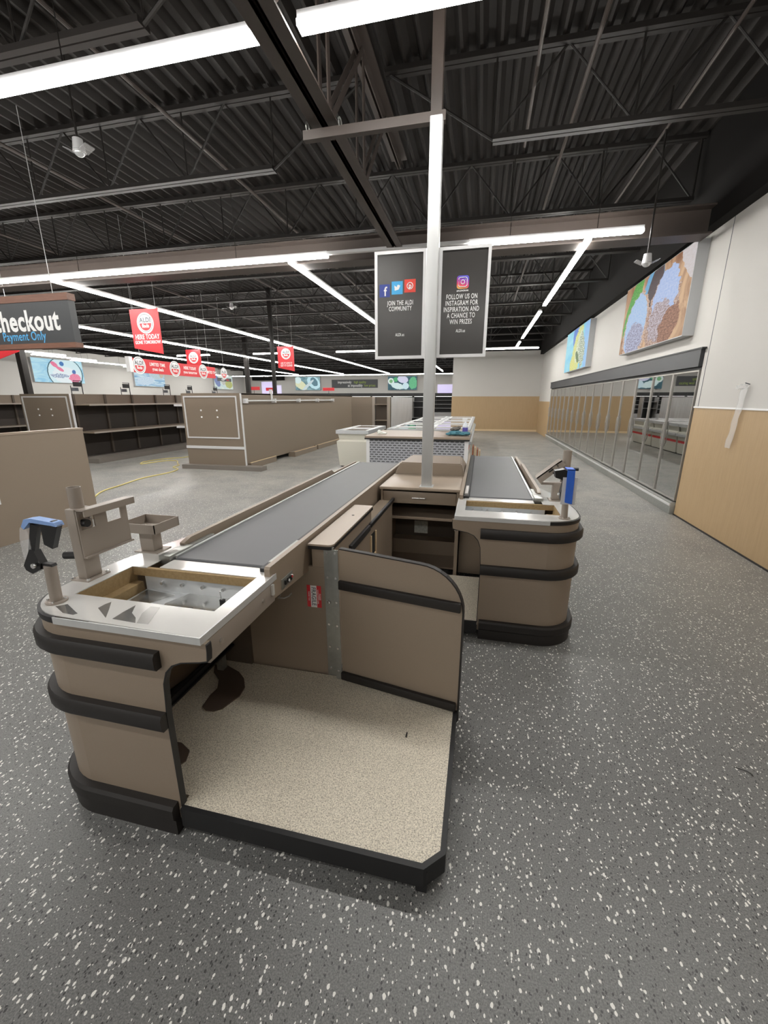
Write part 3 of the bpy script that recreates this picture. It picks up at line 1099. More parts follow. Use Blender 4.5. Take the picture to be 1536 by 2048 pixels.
t1 = thing('checkout_counter', 'large brown checkout counter in front with an open scanner well and a long black belt', 'checkout counter', (-1.3, 1.3, 0), 'checkout counters')
checkout(ident, 5.0, t1, -.79)
# switch plate on the inner side board of the near counter
sw = MB().box(-.888, -.884, 1.655, 1.775, .808, .862, .002).build('switch_plate', 'galvanized', t1)
b = MB()
for y in (1.69, 1.715, 1.742):
    b.box(-.884, -.876, y - .009, y + .009, .824, .848, .002)
b.build('rocker_switch', 'black_plastic', sw)
MB().cyl((-.884, 1.715, .836), (-.873, 1.715, .836), .007, 10).cyl((-.884, 1.76, .842), (-.876, 1.76, .842), .005, 10).build('indicator', 'white_print', sw)
MB().cyl((-.884, 1.751, .84), (-.874, 1.751, .84), .006, 10).build('red_button', 'red', sw)
MB().tube([(-1.07, 1.976, .604), (-1.07, 1.945, .602), (-1.03, 1.942, .605), (-1.0, 1.945, .62), (-1.0, 1.976, .622)], .004).build('hook', 'aluminium', t1)
t2 = thing('checkout_counter', 'brown checkout counter on the right with a short black belt and a rounded front corner', 'checkout counter', (.3, 3.0, 0), 'checkout counters')
checkout(mirror, 4.22, t2, -.89)


b = MB()
for poly in ([(-1.572, 1.12), (-1.543, 1.145), (-1.436, 1.094), (-1.443, 1.082), (-1.495, 1.085)], [(-1.398, 1.146), (-1.398, 1.178), (-1.39, 1.199), (-1.346, 1.145), (-1.305, 1.091)],
             [(-1.276, 1.091), (-1.278, 1.143), (-1.274, 1.198), (-1.24, 1.144), (-1.197, 1.116), (-1.171, 1.086)]):
    b.prism(poly, 'z', .9201, .9206)
b.build('bare_steel_patch', 'steel_bare', t1, smooth=False)
MB().prism([(-1.165, 1.086), (-1.201, 1.15), (-1.21, 1.203), (-1.168, 1.204), (-1.12, 1.09)], 'z', .9201, .9205).build('bare_steel_patch', 'steel_pale', t1, smooth=False)
b = MB()
for poly in ([(-1.52, 1.30), (-1.53, 1.52), (-1.36, 1.50), (-1.44, 1.36)], [(-1.30, 1.30), (-1.345, 1.42), (-1.30, 1.53), (-1.0, 1.53), (-.95, 1.40), (-1.05, 1.34), (-1.16, 1.36)]):
    b.prism(poly, 'z', .8051, .8056)
b.build('bare_steel_patch', 'steel_bare', t1, smooth=False)


def fragile(x, z, y, parent, w=.086, h=.135):
    s = MB().box(x - w / 2, x + w / 2, y - .001, y, z - h / 2, z + h / 2).build('warning_label', 'red', parent, smooth=False)
    MB().box(x - .021, x + .016, y - .0016, y - .001, z - h / 2, z + h / 2).build('white_band', 'white_print', s, smooth=False)
    text('FRAGILE', (x - .003, y - .002, z), .036, 'grey_print', s, .82, .012, R=(0, 0, -1), U=(1, 0, 0), ext=.0003)
    text('PLEASE', (x + .034, y - .0015, z), .015, 'white_print', s, .8, .01, R=(0, 0, -1), U=(1, 0, 0), ext=.0003)
    text('HANDLE WITH CARE', (x + .023, y - .0015, z), .011, 'white_print', s, .8, .01, R=(0, 0, -1), U=(1, 0, 0), ext=.0003)
    text('THANK YOU', (x - .031, y - .0015, z), .012, 'white_print', s, .8, .01, R=(0, 0, -1), U=(1, 0, 0), ext=.0003)


fragile(-.861, .618, 1.977, t1)


# ------------------------------------------------------------------ cashier platforms
def platform(xf, y1, lab, xr=-.037):
    M = lambda: MB(xf)
    at = Vector(xf((-.6, 1.5, 0)))
    t = thing('cashier_platform', lab, 'platform', tuple(at), 'cashier platforms')
    zt = .12
    out = [(-1.55, 1.11), (-1.08, 1.11), (-1.08, 1.055), (xr - .066, 1.055), (xr, 1.118), (xr, y1), (-1.55, y1)]
    b = M().prism(out, 'z', zt - .02, zt)
    b.build('deck_top', 'platform_speckle', t, smooth=False)
    rim = [(-1.075, 1.055), (xr - .066, 1.055), (xr, 1.118), (xr, y1)]
    M().band(rim, .012, -.008, .035, zt + .003).build('rim', 'black_edge', t, smooth=False)
    for fx, fy in ((xr - .07, 1.085), (-.98, 1.12), (xr - .083, y1 - .08)):
        M().box(fx - .02, fx + .02, fy - .03, fy + .03, 0, .1).build('foot', 'black_edge', t, smooth=False)
    return t


pf1 = platform(ident, 1.965, 'speckled beige cashier platform with black rim in front of the near counter')
pf2 = platform(mirror, 1.86, 'speckled beige cashier platform mostly hidden behind the swing gate', -.32)
# foot-rest plates screwed to the platform
b = MB()
P1 = [(-1.348, 1.562), (-1.314, 1.544), (-1.271, 1.547), (-1.236, 1.573), (-1.201, 1.682), (-1.211, 1.75), (-1.256, 1.815), (-1.318, 1.862), (-1.421, 1.902), (-1.502, 1.893), (-1.464, 1.828), (-1.394, 1.775), (-1.356, 1.705), (-1.362, 1.645)]
b.prism(P1, 'z', .1205, .127)
o = b.build('footrest_plate', 'pedal_brown')
tag(o, 'brown curved metal footrest plate on the platform under the scanner', 'footrest')
b = MB().prism([(-1.50, 1.16), (-1.30, 1.16), (-1.225, 1.20), (-1.205, 1.25), (-1.225, 1.30), (-1.29, 1.33), (-1.50, 1.33)], 'z', .1205, .127)
tag(b.build('footrest_plate', 'pedal_brown'), 'brown rounded metal plate on the platform just behind the counter front panel', 'footrest')
b = MB().box(-.262, -.256, 1.605, 1.632, .1205, .128, .001)
tag(b.build('screwdriver_bit', 'black_plastic'), 'tiny dark bolt lying on the beige platform', 'bolt')

# ------------------------------------------------------------------ console beside the belt, and the gate
t = thing('side_console', 'narrow brown side console with pale top beside the near belt', 'cabinet', (-.81, 2.4, 0))
b = MB().box(-.862, -.745, 2.0, 2.82, .12, .912).box(-.862, -.79, 1.976, 2.0, .802, .912)
b.build('body', 'laminate', t, smooth=False)
b = MB().prism([(-.875, 1.955), (-.76, 1.955), (-.742, 1.962), (-.733, 1.98), (-.733, 2.83), (-.875, 2.83)], 'z', .932, .942)
b.build('top', 'laminate_light', t)
MB().prism([(-.875, 1.956), (-.76, 1.956), (-.743, 1.963), (-.734, 1.98), (-.734, 2.83), (-.875, 2.83)], 'z', .912, .932).build('top_edging', 'black_edge', t)
MB().cyl((-.80, 2.55, .942), (-.80, 2.55, .944), .009, 12).build('cable_hole', 'black_edge', t)
b = MB().box(-.745, -.722, 2.27, 2.72, .785, .83, .004)
b.build('finger_rail', 'black_edge', t)
MB().box(-.862, -.745, 2.82, 3.58, .10, .80).build('rear_panel', 'laminate', t, smooth=False)
b = MB().box(-.745, -.722, 2.74, 3.58, .80, .83, .004)
b.build('dark_lip', 'black_edge', t)
b = MB().box(-.7445, -.735, 2.78, 2.80, .54, .72).box(-.7445, -.735, 2.92, 2.945, .54, .72).box(-.7445, -.735, 2.78, 2.945, .53, .55)
b.build('raw_wood_frame', 'raw_pine', t, smooth=False)
MB().box(-.7447, -.7435, 2.80, 2.92, .55, .72).build('opening', 'shadow_gap', t, smooth=False)

t = thing('swing_gate', 'brown swing gate panel with rounded corner and black rails, on a galvanized post', 'gate', (-.705, 1.963, 0), rotz=-math.atan2(.118, .672))
GW, GB, GT = .688, .128, .925
cur = arc(GW - .22, GT - .235, .22, PI / 2, 0, 10)
face = [(0.012, GB), (GW, GB)] + [(p[0], p[1]) for p in cur[::-1]] + [(.2, GT - .005), (0.012, GT)]
t['_at'] = (0, 0, 0)
MB().prism(face, 'y', -.012, .012).build('panel', 'laminate', t)
ed = [(GW, GB - .07)] + [(p[0], p[1]) for p in cur[::-1]] + [(.2, GT - .005), (.012, GT)]
b = MB()
for i in range(len(ed) - 1):
    p, q = Vector(ed[i]), Vector(ed[i + 1])
    d = (q - p).normalized()
    n = Vector((d.y, -d.x)) * .006
    b.prism([tuple(p), tuple(q), tuple(q + n), tuple(p + n)], 'y', -.014, .014)
b.build('edge_trim', 'bumper', t)
MB().box(.012, GW - .006, -.036, -.012, .70, .752, .006).build('bumper_rail', 'bumper', t)
MB().box(.012, GW - .006, -.036, -.012, GB + .002, GB + .05, .006).build('bumper_rail', 'bumper', t)
t = thing('gate_post', 'galvanized riveted angle strip between the console and the swing gate', 'post', (-.745, 1.97, .12))
b = MB().box(-.79, -.728, 1.966, 1.970, .122, .930).box(-.732, -.728, 1.945, 1.970, .122, .930).box(-.730, -.700, 1.942, 1.947, .122, .922)
b.build('angle_strip', 'galvanized', t, smooth=False)
b = MB()
for k in range(6):
    z = .17 + k * .145
    b.cyl((-.772, 1.966, z), (-.772, 1.961, z), .0065, 10)
    b.cyl((-.715, 1.942, z + .01), (-.715, 1.937, z + .01), .0065, 10)
b.build('rivet', 'screw', t)
MB().ball((-.765, 1.962, .60), .011).build('lock_stud', 'screw', t)

# ------------------------------------------------------------------ centre cabinet, raised lid, pole and sign boards
t = thing('drawer_cabinet', 'brown cabinet between the two counters, with one drawer above open shelves', 'cabinet', (-.49, 3.9, 0))
b = MB().box(-.853, -.833, 3.585, 4.24, 0, .905).box(-.165, -.135, 3.585, 4.24, 0, .905)
b.build('side_panel', 'laminate', t, smooth=False)
MB().box(-.862, -.128, 3.57, 4.25, .905, .932, .004).build('top', 'laminate_light', t)
dr = MB().box(-.831, -.168, 3.588, 3.606, .780, .888, .003).build('drawer', 'laminate', t)
MB().tube([(-.56, 3.588, .836), (-.56, 3.568, .836), (-.44, 3.568, .837), (-.44, 3.588, .837)], .006).build('handle', 'screw', dr)
MB().box(-.833, -.165, 3.60, 4.22, .628, .650).build('shelf', 'laminate', t, smooth=False)
MB().box(-.833, -.165, 4.21, 4.23, .05, .90).build('back_panel', 'shelf_back', t, smooth=False)
MB().box(-.833, -.165, 3.75, 4.21, .10, .118).build('floor_board', 'laminate', t, smooth=False)
MB().box(-.833, -.165, 4.06, 4.208, .118, .27).build('lower_step', 'laminate', t, smooth=False)
MB().box(-.628, -.484, 4.205, 4.209, .30, .437).build('paper_note', 'paper_note', t, smooth=False)

t = thing('raised_lid', 'low raised brown box with chamfered corners behind the white pole', 'counter lid', (-.49, 4.6, .8))
bm = MB()
B0 = [(-.855, 4.26), (-.128, 4.26), (-.128, 5.0), (-.855, 5.0)]
T0 = [(-.80, 4.27), (-.16, 4.27), (-.19, 4.90), (-.775, 4.90)]
vb = [bm.bm.verts.new((p[0], p[1], .60)) for p in B0]
vm = [bm.bm.verts.new((p[0], p[1], .945)) for p in B0]
vt = [bm.bm.verts.new((p[0], p[1], 1.052)) for p in T0]
for a_, b_ in ((vb, vm), (vm, vt)):
    for i in range(4):
        j = (i + 1) % 4
        bm.bm.faces.new((a_[i], a_[j], b_[j], b_[i]))
bm.bm.faces.new(vt)
bm.bm.faces.new(vb[::-1])
bmesh.ops.bevel(bm.bm, geom=[e for e in bm.bm.edges if min(v.co.z for v in e.verts) > .94], offset=.012, segments=2, affect='EDGES')
bm.build('cover', 'laminate', t)
MB().box(-.855, -.135, 4.262, 4.99, 0, .60).build('base_box', 'laminate', t, smooth=False)

t = thing('sign_pole', 'tall square aluminium pole rising from the centre cabinet to the roof', 'pole', (-.443, 3.67, .932))
MB().box(-.489, -.397, 3.625, 3.715, .934, 3.69, .006).build('lower_shaft', 'aluminium', t)
MB().box(-.506, -.420, 3.775, 3.86, 3.70, 5.15, .004).build('upper_shaft', 'girder_paint', t, label='brown painted upper length of the pole')
MB().box(-.505, -.381, 3.61, 3.73, .932, .936).build('base_flange', 'aluminium', t, smooth=False)
t = thing('support_bracket', 'horizontal brown steel channel clamped under the roof girder to the pole', 'bracket', (-.95, 3.745, 3.7))
b = MB().box(-1.52, -.385, 3.718, 3.722, 3.70, 3.765).box(-1.52, -.385, 3.722, 3.772, 3.70, 3.704).box(-1.52, -.385, 3.722, 3.772, 3.761, 3.765)
b.build('channel', 'girder_paint', t, smooth=False, label='channel section')
for x in (-1.487, -1.215):
    MB().torus((x, 3.745, 3.79), 'x', .035, .006, 16, 6).build('clamp_bolt', 'galvanized', t)

FW = .024


def sign_board(x0, x1, z0, z1, lab):
    y = 3.72
    t = thing('sign_board', lab, 'sign', ((x0 + x1) / 2, y, (z0 + z1) / 2), 'dark sign boards on the pole')
    b = MB().box(x0, x0 + FW, y - .012, y + .02, z0, z1).box(x1 - FW, x1, y - .012, y + .02, z0, z1).box(x0 + FW, x1 - FW, y - .012, y + .02, z0, z0 + FW).box(x0 + FW, x1 - FW, y - .012, y + .02, z1 - FW, z1)
    b.build('frame', 'white_frame', t, smooth=False)
    MB().box(x0 + .01, x1 - .01, y - .004, y + .012, z0 + .01, z1 - .01).build('panel', 'sign_dark', t, smooth=False)
    return t


ys = 3.7155
t = sign_board(-.932, -.502, 2.035, 2.866, 'dark framed sign board left of the pole, with three coloured square icons')
ic = MB().box(-.893, -.803, ys - .001, ys, 2.525, 2.622).build('icon_square', 'icon_blue', t, smooth=False)
text('f', (-.842, ys - .002, 2.565), .098, 'white_print', ic, .9, .02, ext=.0006)
ic = MB().box(-.788, -.694, ys - .001, ys, 2.542, 2.640).build('icon_square', 'icon_sky', t, smooth=False)
bird = [(-.05, -.31), (-.36, -.40), (-.62, -.26), (-.40, -.20), (-.58, -.02), (-.46, -.02), (-.62, .20), (-.50, .18), (-.58, .46), (-.30, .24), (-.02, .16), (.0, .36), (.16, .50), (.34, .46), (.44, .38), (.64, .44), (.54, .28), (.62, .20), (.50, .16), (.46, -.02), (.34, -.20), (.16, -.30)]
MB().prism([(-.741 + p[0] * .042, 2.590 + p[1] * .048) for p in bird], 'y', ys - .002, ys - .001).build('bird_emblem', 'white_print', ic, smooth=False)
ic = MB().box(-.680, -.586, ys - .001, ys, 2.552, 2.650).build('icon_square', 'icon_red', t, smooth=False)
MB().torus((-.633, ys - .001, 2.601), 'y', .024, .0035, 24, 6).build('ring', 'white_print', ic)
text('p', (-.632, ys - .002, 2.601), .052, 'white_print', ic, .9, .02, ext=.0006)
text('JOIN THE ALDI\nCOMMUNITY', (-.714, ys - .001, 2.453), .050, 'white_print', t, .60, .011, ext=.0006, line=.88, sp=1.12)
text('ALDI.us', (-.715, ys - .001, 2.228), .034, 'white_print', t, .62, .010, ext=.0006, sp=1.12)
t = sign_board(-.396, .008, 2.038, 2.862, 'dark framed sign board right of the pole, with a round-cornered camera icon above text')
icx, icz = -.203, 2.605
b = MB()
rr = .02
pts = arc(icx + .028, icz + .028, rr, 0, PI / 2, 6) + arc(icx - .028, icz + .028, rr, PI / 2, PI, 6) + arc(icx - .028, icz - .028, rr, PI, 1.5 * PI, 6) + arc(icx + .028, icz - .028, rr, 1.5 * PI, 2 * PI, 6)
b.prism(pts, 'y', ys - .001, ys)
ic = b.build('camera_icon', 'icon_gradient', t, smooth=False)
ring = [((p[0] - icx) * .70 + icx, ys - .0012, (p[1] - icz) * .70 + icz) for p in pts]
b = MB().tube(ring + [ring[0]], .0032, 6)
b.torus((icx, ys - .0012, icz), 'y', .0145, .0032, 24, 6)
b.ball((icx + .019, ys - .0012, icz + .019), .0035, 1)
b.build('camera_emblem', 'white_print', ic)
text('#ALDIGRAM', (icx, ys - .001, 2.542), .017, 'white_print', t, .95, .02, ext=.0006)
text('FOLLOW US ON\nINSTAGRAM FOR\nINSPIRATION AND\nA CHANCE TO\nWIN PRIZES', (-.207, ys - .001, 2.405), .0515, 'white_print', t, .60, .011, ext=.0006, line=.91, sp=1.12)
text('ALDI.us', (-.205, ys - .001, 2.243), .034, 'white_print', t, .62, .010, ext=.0006, sp=1.12)

# ------------------------------------------------------------------ counter-top mounts (near counter)
Z = .92
t = thing('screen_mount', 'beige steel screen mount with plate and round tube on the near counter', 'mount', (-1.69, 1.39, Z), 'screen mounts')
MB().box(-1.712, -1.662, 1.342, 1.42, Z + .006, 1.245, .004).build('square_post', 'beige_metal', t)
MB().box(-1.735, -1.640, 1.325, 1.44, Z, Z + .006).build('base_plate', 'beige_metal', t, smooth=False)
MB().pipe((-1.687, 1.383, 1.15), (-1.687, 1.383, 1.335), .0265, .0235).build('tube', 'beige_metal', t)
b = MB()
px0, px1 = -1.662, -1.655
y0, y1, z0, z1 = 1.345, 1.60, 1.028, 1.243
b.box(px0, px1, y0, y1, z0, 1.150)
b.box(px0, px1, y0, y1, 1.222, z1)
b.box(px0, px1, y0, 1.357, 1.150, 1.222)
b.box(px0, px1, 1.425, 1.487, 1.150, 1.222)
b.box(px0, px1, 1.565, y1, 1.150, 1.222)
b.box(px0, -1.615, y0, y1 + .012, 1.238, 1.244)
b.box(-1.619, -1.613, y0, y1 + .012, 1.214, 1.244)
b.box(px0, -1.640, y0, y1, z0 - .004, z0 + .002)
b.build('hook_plate', 'beige_metal', t, smooth=False)
b = MB().cyl((-1.66, 1.372, 1.18), (-1.635, 1.372, 1.18), .017, 10).cyl((-1.712, 1.36, 1.03), (-1.765, 1.345, 1.03), .017, 10)
b.build('clamp_knob', 'black_plastic', t)
MB().cyl((-1.66, 1.395, 1.20), (-1.638, 1.395, 1.20), .006, 8).build('stud', 'screw', t)
b = MB()
for x, y in ((-1.728, 1.333), (-1.648, 1.333), (-1.648, 1.432)):
    b.cyl((x, y, Z + .006), (x, y, Z + .014), .008, 8)
b.build('bolt', 'screw', t)

t = thing('tray_stand', 'beige square steel tray on a square post beside the belt end', 'tray stand', (-1.665, 1.75, Z))
MB().box(-1.715, -1.632, 1.705, 1.768, Z + .005, 1.03, .004).build('post', 'beige_metal', t)
MB().box(-1.74, -1.60, 1.685, 1.79, Z, Z + .005).build('base_plate', 'beige_metal', t, smooth=False)
b = MB().box(-1.795, -1.585, 1.675, 1.855, 1.03, 1.034)
b.box(-1.795, -1.791, 1.675, 1.855, 1.034, 1.08).box(-1.589, -1.585, 1.675, 1.855, 1.034, 1.08).box(-1.795, -1.585, 1.675, 1.679, 1.034, 1.08).box(-1.795, -1.585, 1.851, 1.855, 1.034, 1.08)
b.build('tray', 'beige_metal', t, smooth=False)


def terminal(xf, lab, tape, second=False):
    M = lambda: MB(xf)
    at = xf(Vector((-1.607, 1.155, Z)))
    t = thing('card_reader_stand', lab, 'card reader stand', tuple(at), 'card reader stands')
    M().cyl((-1.607, 1.155, Z + .006), (-1.600, 1.155, 1.075), .021, 20).build('post', 'beige_metal', t)
    M().cyl((-1.607, 1.155, Z), (-1.607, 1.155, Z + .007), .038, 20).build('base_flange', 'beige_metal', t)
    b = M()
    for a in (.5, 2.1, 3.6, 5.2):
        b.cyl((-1.607 + .030 * math.cos(a), 1.155 + .030 * math.sin(a), Z + .006), (-1.607 + .030 * math.cos(a), 1.155 + .030 * math.sin(a), Z + .013), .005, 8)
    b.build('bolt', 'screw', t)
    if not second:
        b = M().prism([(-1.705, 1.05), (-1.675, 1.038), (-1.632, 1.06), (-1.625, 1.085), (-1.645, 1.135), (-1.665, 1.14), (-1.712, 1.07)], 'y', 1.14, 1.168)
        b.prism([(-1.70, 1.075), (-1.675, 1.06), (-1.605, 1.235), (-1.638, 1.245)], 'y', 1.146, 1.162)
        b.prism([(-1.635, 1.06), (-1.575, 1.075), (-1.58, 1.085), (-1.635, 1.085)], 'y', 1.145, 1.165)
        b.build('arm', 'black_plastic', t)
        M().cyl((-1.648, 1.134, 1.078), (-1.648, 1.126, 1.078), .010, 12).build('pivot', 'screw', t)
        M().prism([(-1.592, 1.165), (-1.555, 1.150), (-1.508, 1.245), (-1.53, 1.262), (-1.59, 1.255)], 'y', 1.145, 1.166).build('holder', 'black_plastic', t)
        M().prism([(-1.675, 1.232), (-1.655, 1.262), (-1.62, 1.268), (-1.515, 1.258), (-1.508, 1.243), (-1.53, 1.246), (-1.63, 1.252), (-1.665, 1.222)], 'y', 1.138, 1.173).build('tape', tape, t)
        M().prism([(-1.690, 1.225), (-1.66, 1.235), (-1.655, 1.18), (-1.665, 1.06), (-1.69, 1.03), (-1.706, 1.10), (-1.704, 1.18)], 'y', 1.143, 1.165).build('plastic_cover', 'clear_plastic', t)
    else:
        b = M().prism([(-1.60, 1.05), (-1.565, 1.05), (-1.56, 1.10), (-1.572, 1.17), (-1.555, 1.19), (-1.52, 1.20), (-1.512, 1.245), (-1.57, 1.257), (-1.60, 1.24)], 'y', 1.13, 1.19)
        b.cyl((-1.60, 1.20, 1.248), (-1.668, 1.20, 1.25), .011, 10)
        b.build('arm', 'black_plastic', t)
        M().box(-1.655, -1.565, 1.122, 1.128, 1.025, 1.205).build('plastic_cover', 'white_frame', t, smooth=False)
        M().prism([(-1.632, 1.26), (-1.585, 1.262), (-1.590, 1.04), (-1.635, 1.03)], 'y', 1.112, 1.12).box(-1.63, -1.585, 1.112, 1.21, 1.255, 1.261).build('tape', tape, t)
        M().cyl((-1.555, 1.14, 1.09), (-1.545, 1.14, 1.09), .01, 10).build('pivot', 'screw', t)
    return t


terminal(ident, 'black card reader arm with pale blue tape on a beige post, near counter', 'pale_blue_tape')
terminal(mirror, 'black card reader arm with a vertical strip of bright blue tape, on the right counter', 'blue_tape', True)

t = thing('screen_mount', 'beige steel screen mount tilted back on the right counter', 'mount', (.62, 3.42, Z), 'screen mounts')
MB().box(.59, .655, 3.38, 3.45, Z + .006, 1.06, .004).build('square_post', 'beige_metal', t)
MB().box(.57, .675, 3.36, 3.47, Z, Z + .006).build('base_plate', 'beige_metal', t, smooth=False)
MB().box(.50, .66, 3.39, 3.44, 1.045, 1.065).build('cross_arm', 'beige_metal', t, smooth=False)
MB().pipe((.684, 3.47, 1.0), (.684, 3.47, 1.31), .032, .027).build('tube', 'beige_metal', t)
b = MB()
b.prism([(.452, 1.105), (.485, 1.062), (.655, 1.215), (.622, 1.25)], 'y', 3.34, 3.348)
b.prism([(.452, 1.105), (.459, 1.098), (.63, 1.245), (.622, 1.25)], 'y', 3.34, 3.45)
b.prism([(.56, 1.19), (.575, 1.175), (.60, 1.197), (.585, 1.212)], 'y', 3.33, 3.34)
b.build('hook_plate', 'beige_metal', t, smooth=False)
b = MB().prism([(.535, 1.158), (.543, 1.15), (.605, 1.203), (.597, 1.211)], 'y', 3.336, 3.341)
b.prism([(.565, 1.15), (.575, 1.14), (.62, 1.178), (.61, 1.19)], 'y', 3.336, 3.341)
b.build('slot', 'black_edge', t, smooth=False)

# ------------------------------------------------------------------ freezer doors along the right wall
YD = [6.86 + (19.86 - 6.86) / 16 * i for i in range(17)]
unit_labels = ['nearest four-door glass freezer set into the right wall', 'second four-door glass freezer along the right wall', 'third four-door glass freezer along the right wall', 'farthest four-door glass freezer, next to the end wall']
for u in range(4):
    ya, yb = YD[u * 4], YD[u * 4 + 4]
    t = thing('glass_door_freezer', unit_labels[u], 'freezer', (XR + .4, (ya + yb) / 2, 0), 'glass door freezers')
    b = MB().box(XR + .75, XR + .78, ya, yb, .2, 2.12).box(XR + .03, XR + .78, ya, yb, 2.10, 2.13).box(XR + .03, XR + .78, ya, yb, .17, .2)
    b.box(XR + .03, XR + .78, ya + .001, ya + .02, .2, 2.1).box(XR + .03, XR + .78, yb - .02, yb - .001, .2, 2.1)
    for z in (.6, 1.0, 1.4, 1.8):
        b.box(XR + .2, XR + .75, ya + .02, yb - .02, z, z + .02)
    b.build('cabinet_liner', 'liner', t, smooth=False)
    bs = MB().box(XR - .06, XR + .75, ya, yb, 0, .19, .004).build('base', 'galvanized', t)
    MB().box(XR - .075, XR - .06, ya, yb, .13, .16).build('kick_rail', 'white_frame', bs, smooth=False)
    for k in range(4):
        d0, d1 = YD[u * 4 + k], YD[u * 4 + k + 1]
        fw = .018
        b = MB().box(XR - .02, XR + .02, d0 + .004, d0 + .004 + fw, .21, 2.09).box(XR - .02, XR + .02, d1 - .004 - fw, d1 - .004, .21, 2.09)
        b.box(XR - .02, XR + .02, d0 + .004 + fw, d1 - .004 - fw, .21, .23).box(XR - .02, XR + .02, d0 + .004 + fw, d1 - .004 - fw, 2.07, 2.09)
        dd = b.build('door', 'door_frame', t, smooth=False)
        MB().box(XR - .004, XR + .004, d0 + .02, d1 - .02, .225, 2.075).build('glass_pane', 'door_glass', dd, smooth=False)
        hy = d1 - .016
        MB().tube([(XR - .018, hy, 1.345), (XR - .026, hy, 1.335), (XR - .040, hy, 1.29), (XR - .045, hy, 1.15), (XR - .040, hy, 1.01), (XR - .026, hy, .965), (XR - .018, hy, .955)], .009).ball((XR - .024, hy, 1.34), .014, 2).ball((XR - .024, hy, .96), .014, 2).build('handle', 'door_frame', dd)
t = thing('freezer_fascia', 'long charcoal fascia panel above the glass freezer doors', 'fascia', (XR, 13.3, 2.1))
MB().box(XR - .05, XR + .02, 6.845, 19.895, 2.135, 2.365).build('panel', 'fascia', t, smooth=False)
MB().box(XR - .062, XR - .002, 6.80, 19.92, 2.365, 2.385).build('cap', 'black_edge', t, smooth=False)


# ------------------------------------------------------------------ backlit pictures
def lightbox(wall, a0, a1, z0, z1, m, lab, dep=.15):
    if wall == 'right':
        xf_ = XR - dep
        t = thing('picture_lightbox', lab, 'backlit picture', (XR, (a0 + a1) / 2, z0), 'backlit food pictures')
        MB().box(xf_, XR - .002, a0, a1, z0, z1).build('casing', 'freezer_grey', t, smooth=False)
        quad('print', [(xf_ - .002, a1 - .01, z0 + .01), (xf_ - .002, a0 + .01, z0 + .01), (xf_ - .002, a0 + .01, z1 - .01), (xf_ - .002, a1 - .01, z1 - .01)], m, t)
    elif wall == 'left':
        t = thing('picture_lightbox', lab, 'backlit picture', (XL, (a0 + a1) / 2, z0), 'backlit food pictures')
        MB().box(XL + .002, XL + dep, a0, a1, z0, z1).build('casing', 'freezer_grey', t, smooth=False)
        quad('print', [(XL + dep + .002, a0 + .01, z0 + .01), (XL + dep + .002, a1 - .01, z0 + .01), (XL + dep + .002, a1 - .01, z1 - .01), (XL + dep + .002, a0 + .01, z1 - .01)], m, t)
    else:
        t = thing('picture_lightbox', lab, 'backlit picture', ((a0 + a1) / 2, YB, z0), 'backlit food pictures')
        MB().box(a0, a1, YB - dep, YB - .002, z0, z1).build('casing', 'freezer_grey', t, smooth=False)
        quad('print', [(a0 + .01, YB - dep - .002, z0 + .01), (a1 - .01, YB - dep - .002, z0 + .01), (a1 - .01, YB - dep - .002, z1 - .01), (a0 + .01, YB - dep - .002, z1 - .01)], m, t)


lightbox('right', 7.28, 10.22, 2.59, 3.84, 'pic_scoops', 'large backlit picture of ice cream scoops above the freezer doors', dep=.15)
lightbox('right', 13.25, 16.45, 2.58, 3.84, 'pic_pears', 'backlit picture of yellow fruit on turquoise, farther along the right wall')
lightbox('left', 19.1, 22.2, 2.62, 3.94, 'pic_berries', 'backlit picture of berries in a bowl on the left wall')
lightbox('left', 26.2, 29.2, 2.60, 3.92, 'pic_fish', 'backlit blue and silver picture below the long red banner')
lightbox('left', 35.6, 38.6, 2.60, 3.92, 'pic_grapes', 'small backlit fruit picture right of the long red banner, far left wall')
lightbox('back', -18.7, -16.0, 2.56, 3.86, 'pic_dinner', 'backlit picture of a dinner table on the far back wall, left of the slogan board')
lightbox('back', -9.0, -6.15, 2.53, 3.80, 'pic_greens', 'backlit picture of green vegetables on the far back wall, right of the slogan board')
t = thing('slogan_board', 'dark slogan board with white and lime lettering on the far back wall', 'sign', (-12.4, YB - .05, 2.77))
MB().box(-14.8, -10.05, YB - .06, YB - .004, 2.76, 3.55).build('panel', 'sign_grey', t, smooth=False)
text('impressively', (-13.45, YB - .062, 3.30), .34, 'white_print', t, .8, .02)
text('high quality', (-11.85, YB - .062, 3.30), .32, 'lime_print', t, .8, .005)
text('at impossibly', (-12.35, YB - .062, 2.98), .34, 'white_print', t, .8, .02)
text('low prices', (-10.85, YB - .062, 2.98), .32, 'lime_print', t, .8, .005)


# ------------------------------------------------------------------ shelving runs
def rect_frame(b, x0, x1, z0, z1, w, ya, yb):
    b.box(x0, x0 + w, ya, yb, z0, z1).box(x1 - w, x1, ya, yb, z0, z1).box(x0 + w, x1 - w, ya, yb, z0, z0 + w).box(x0 + w, x1 - w, ya, yb, z1 - w, z1)


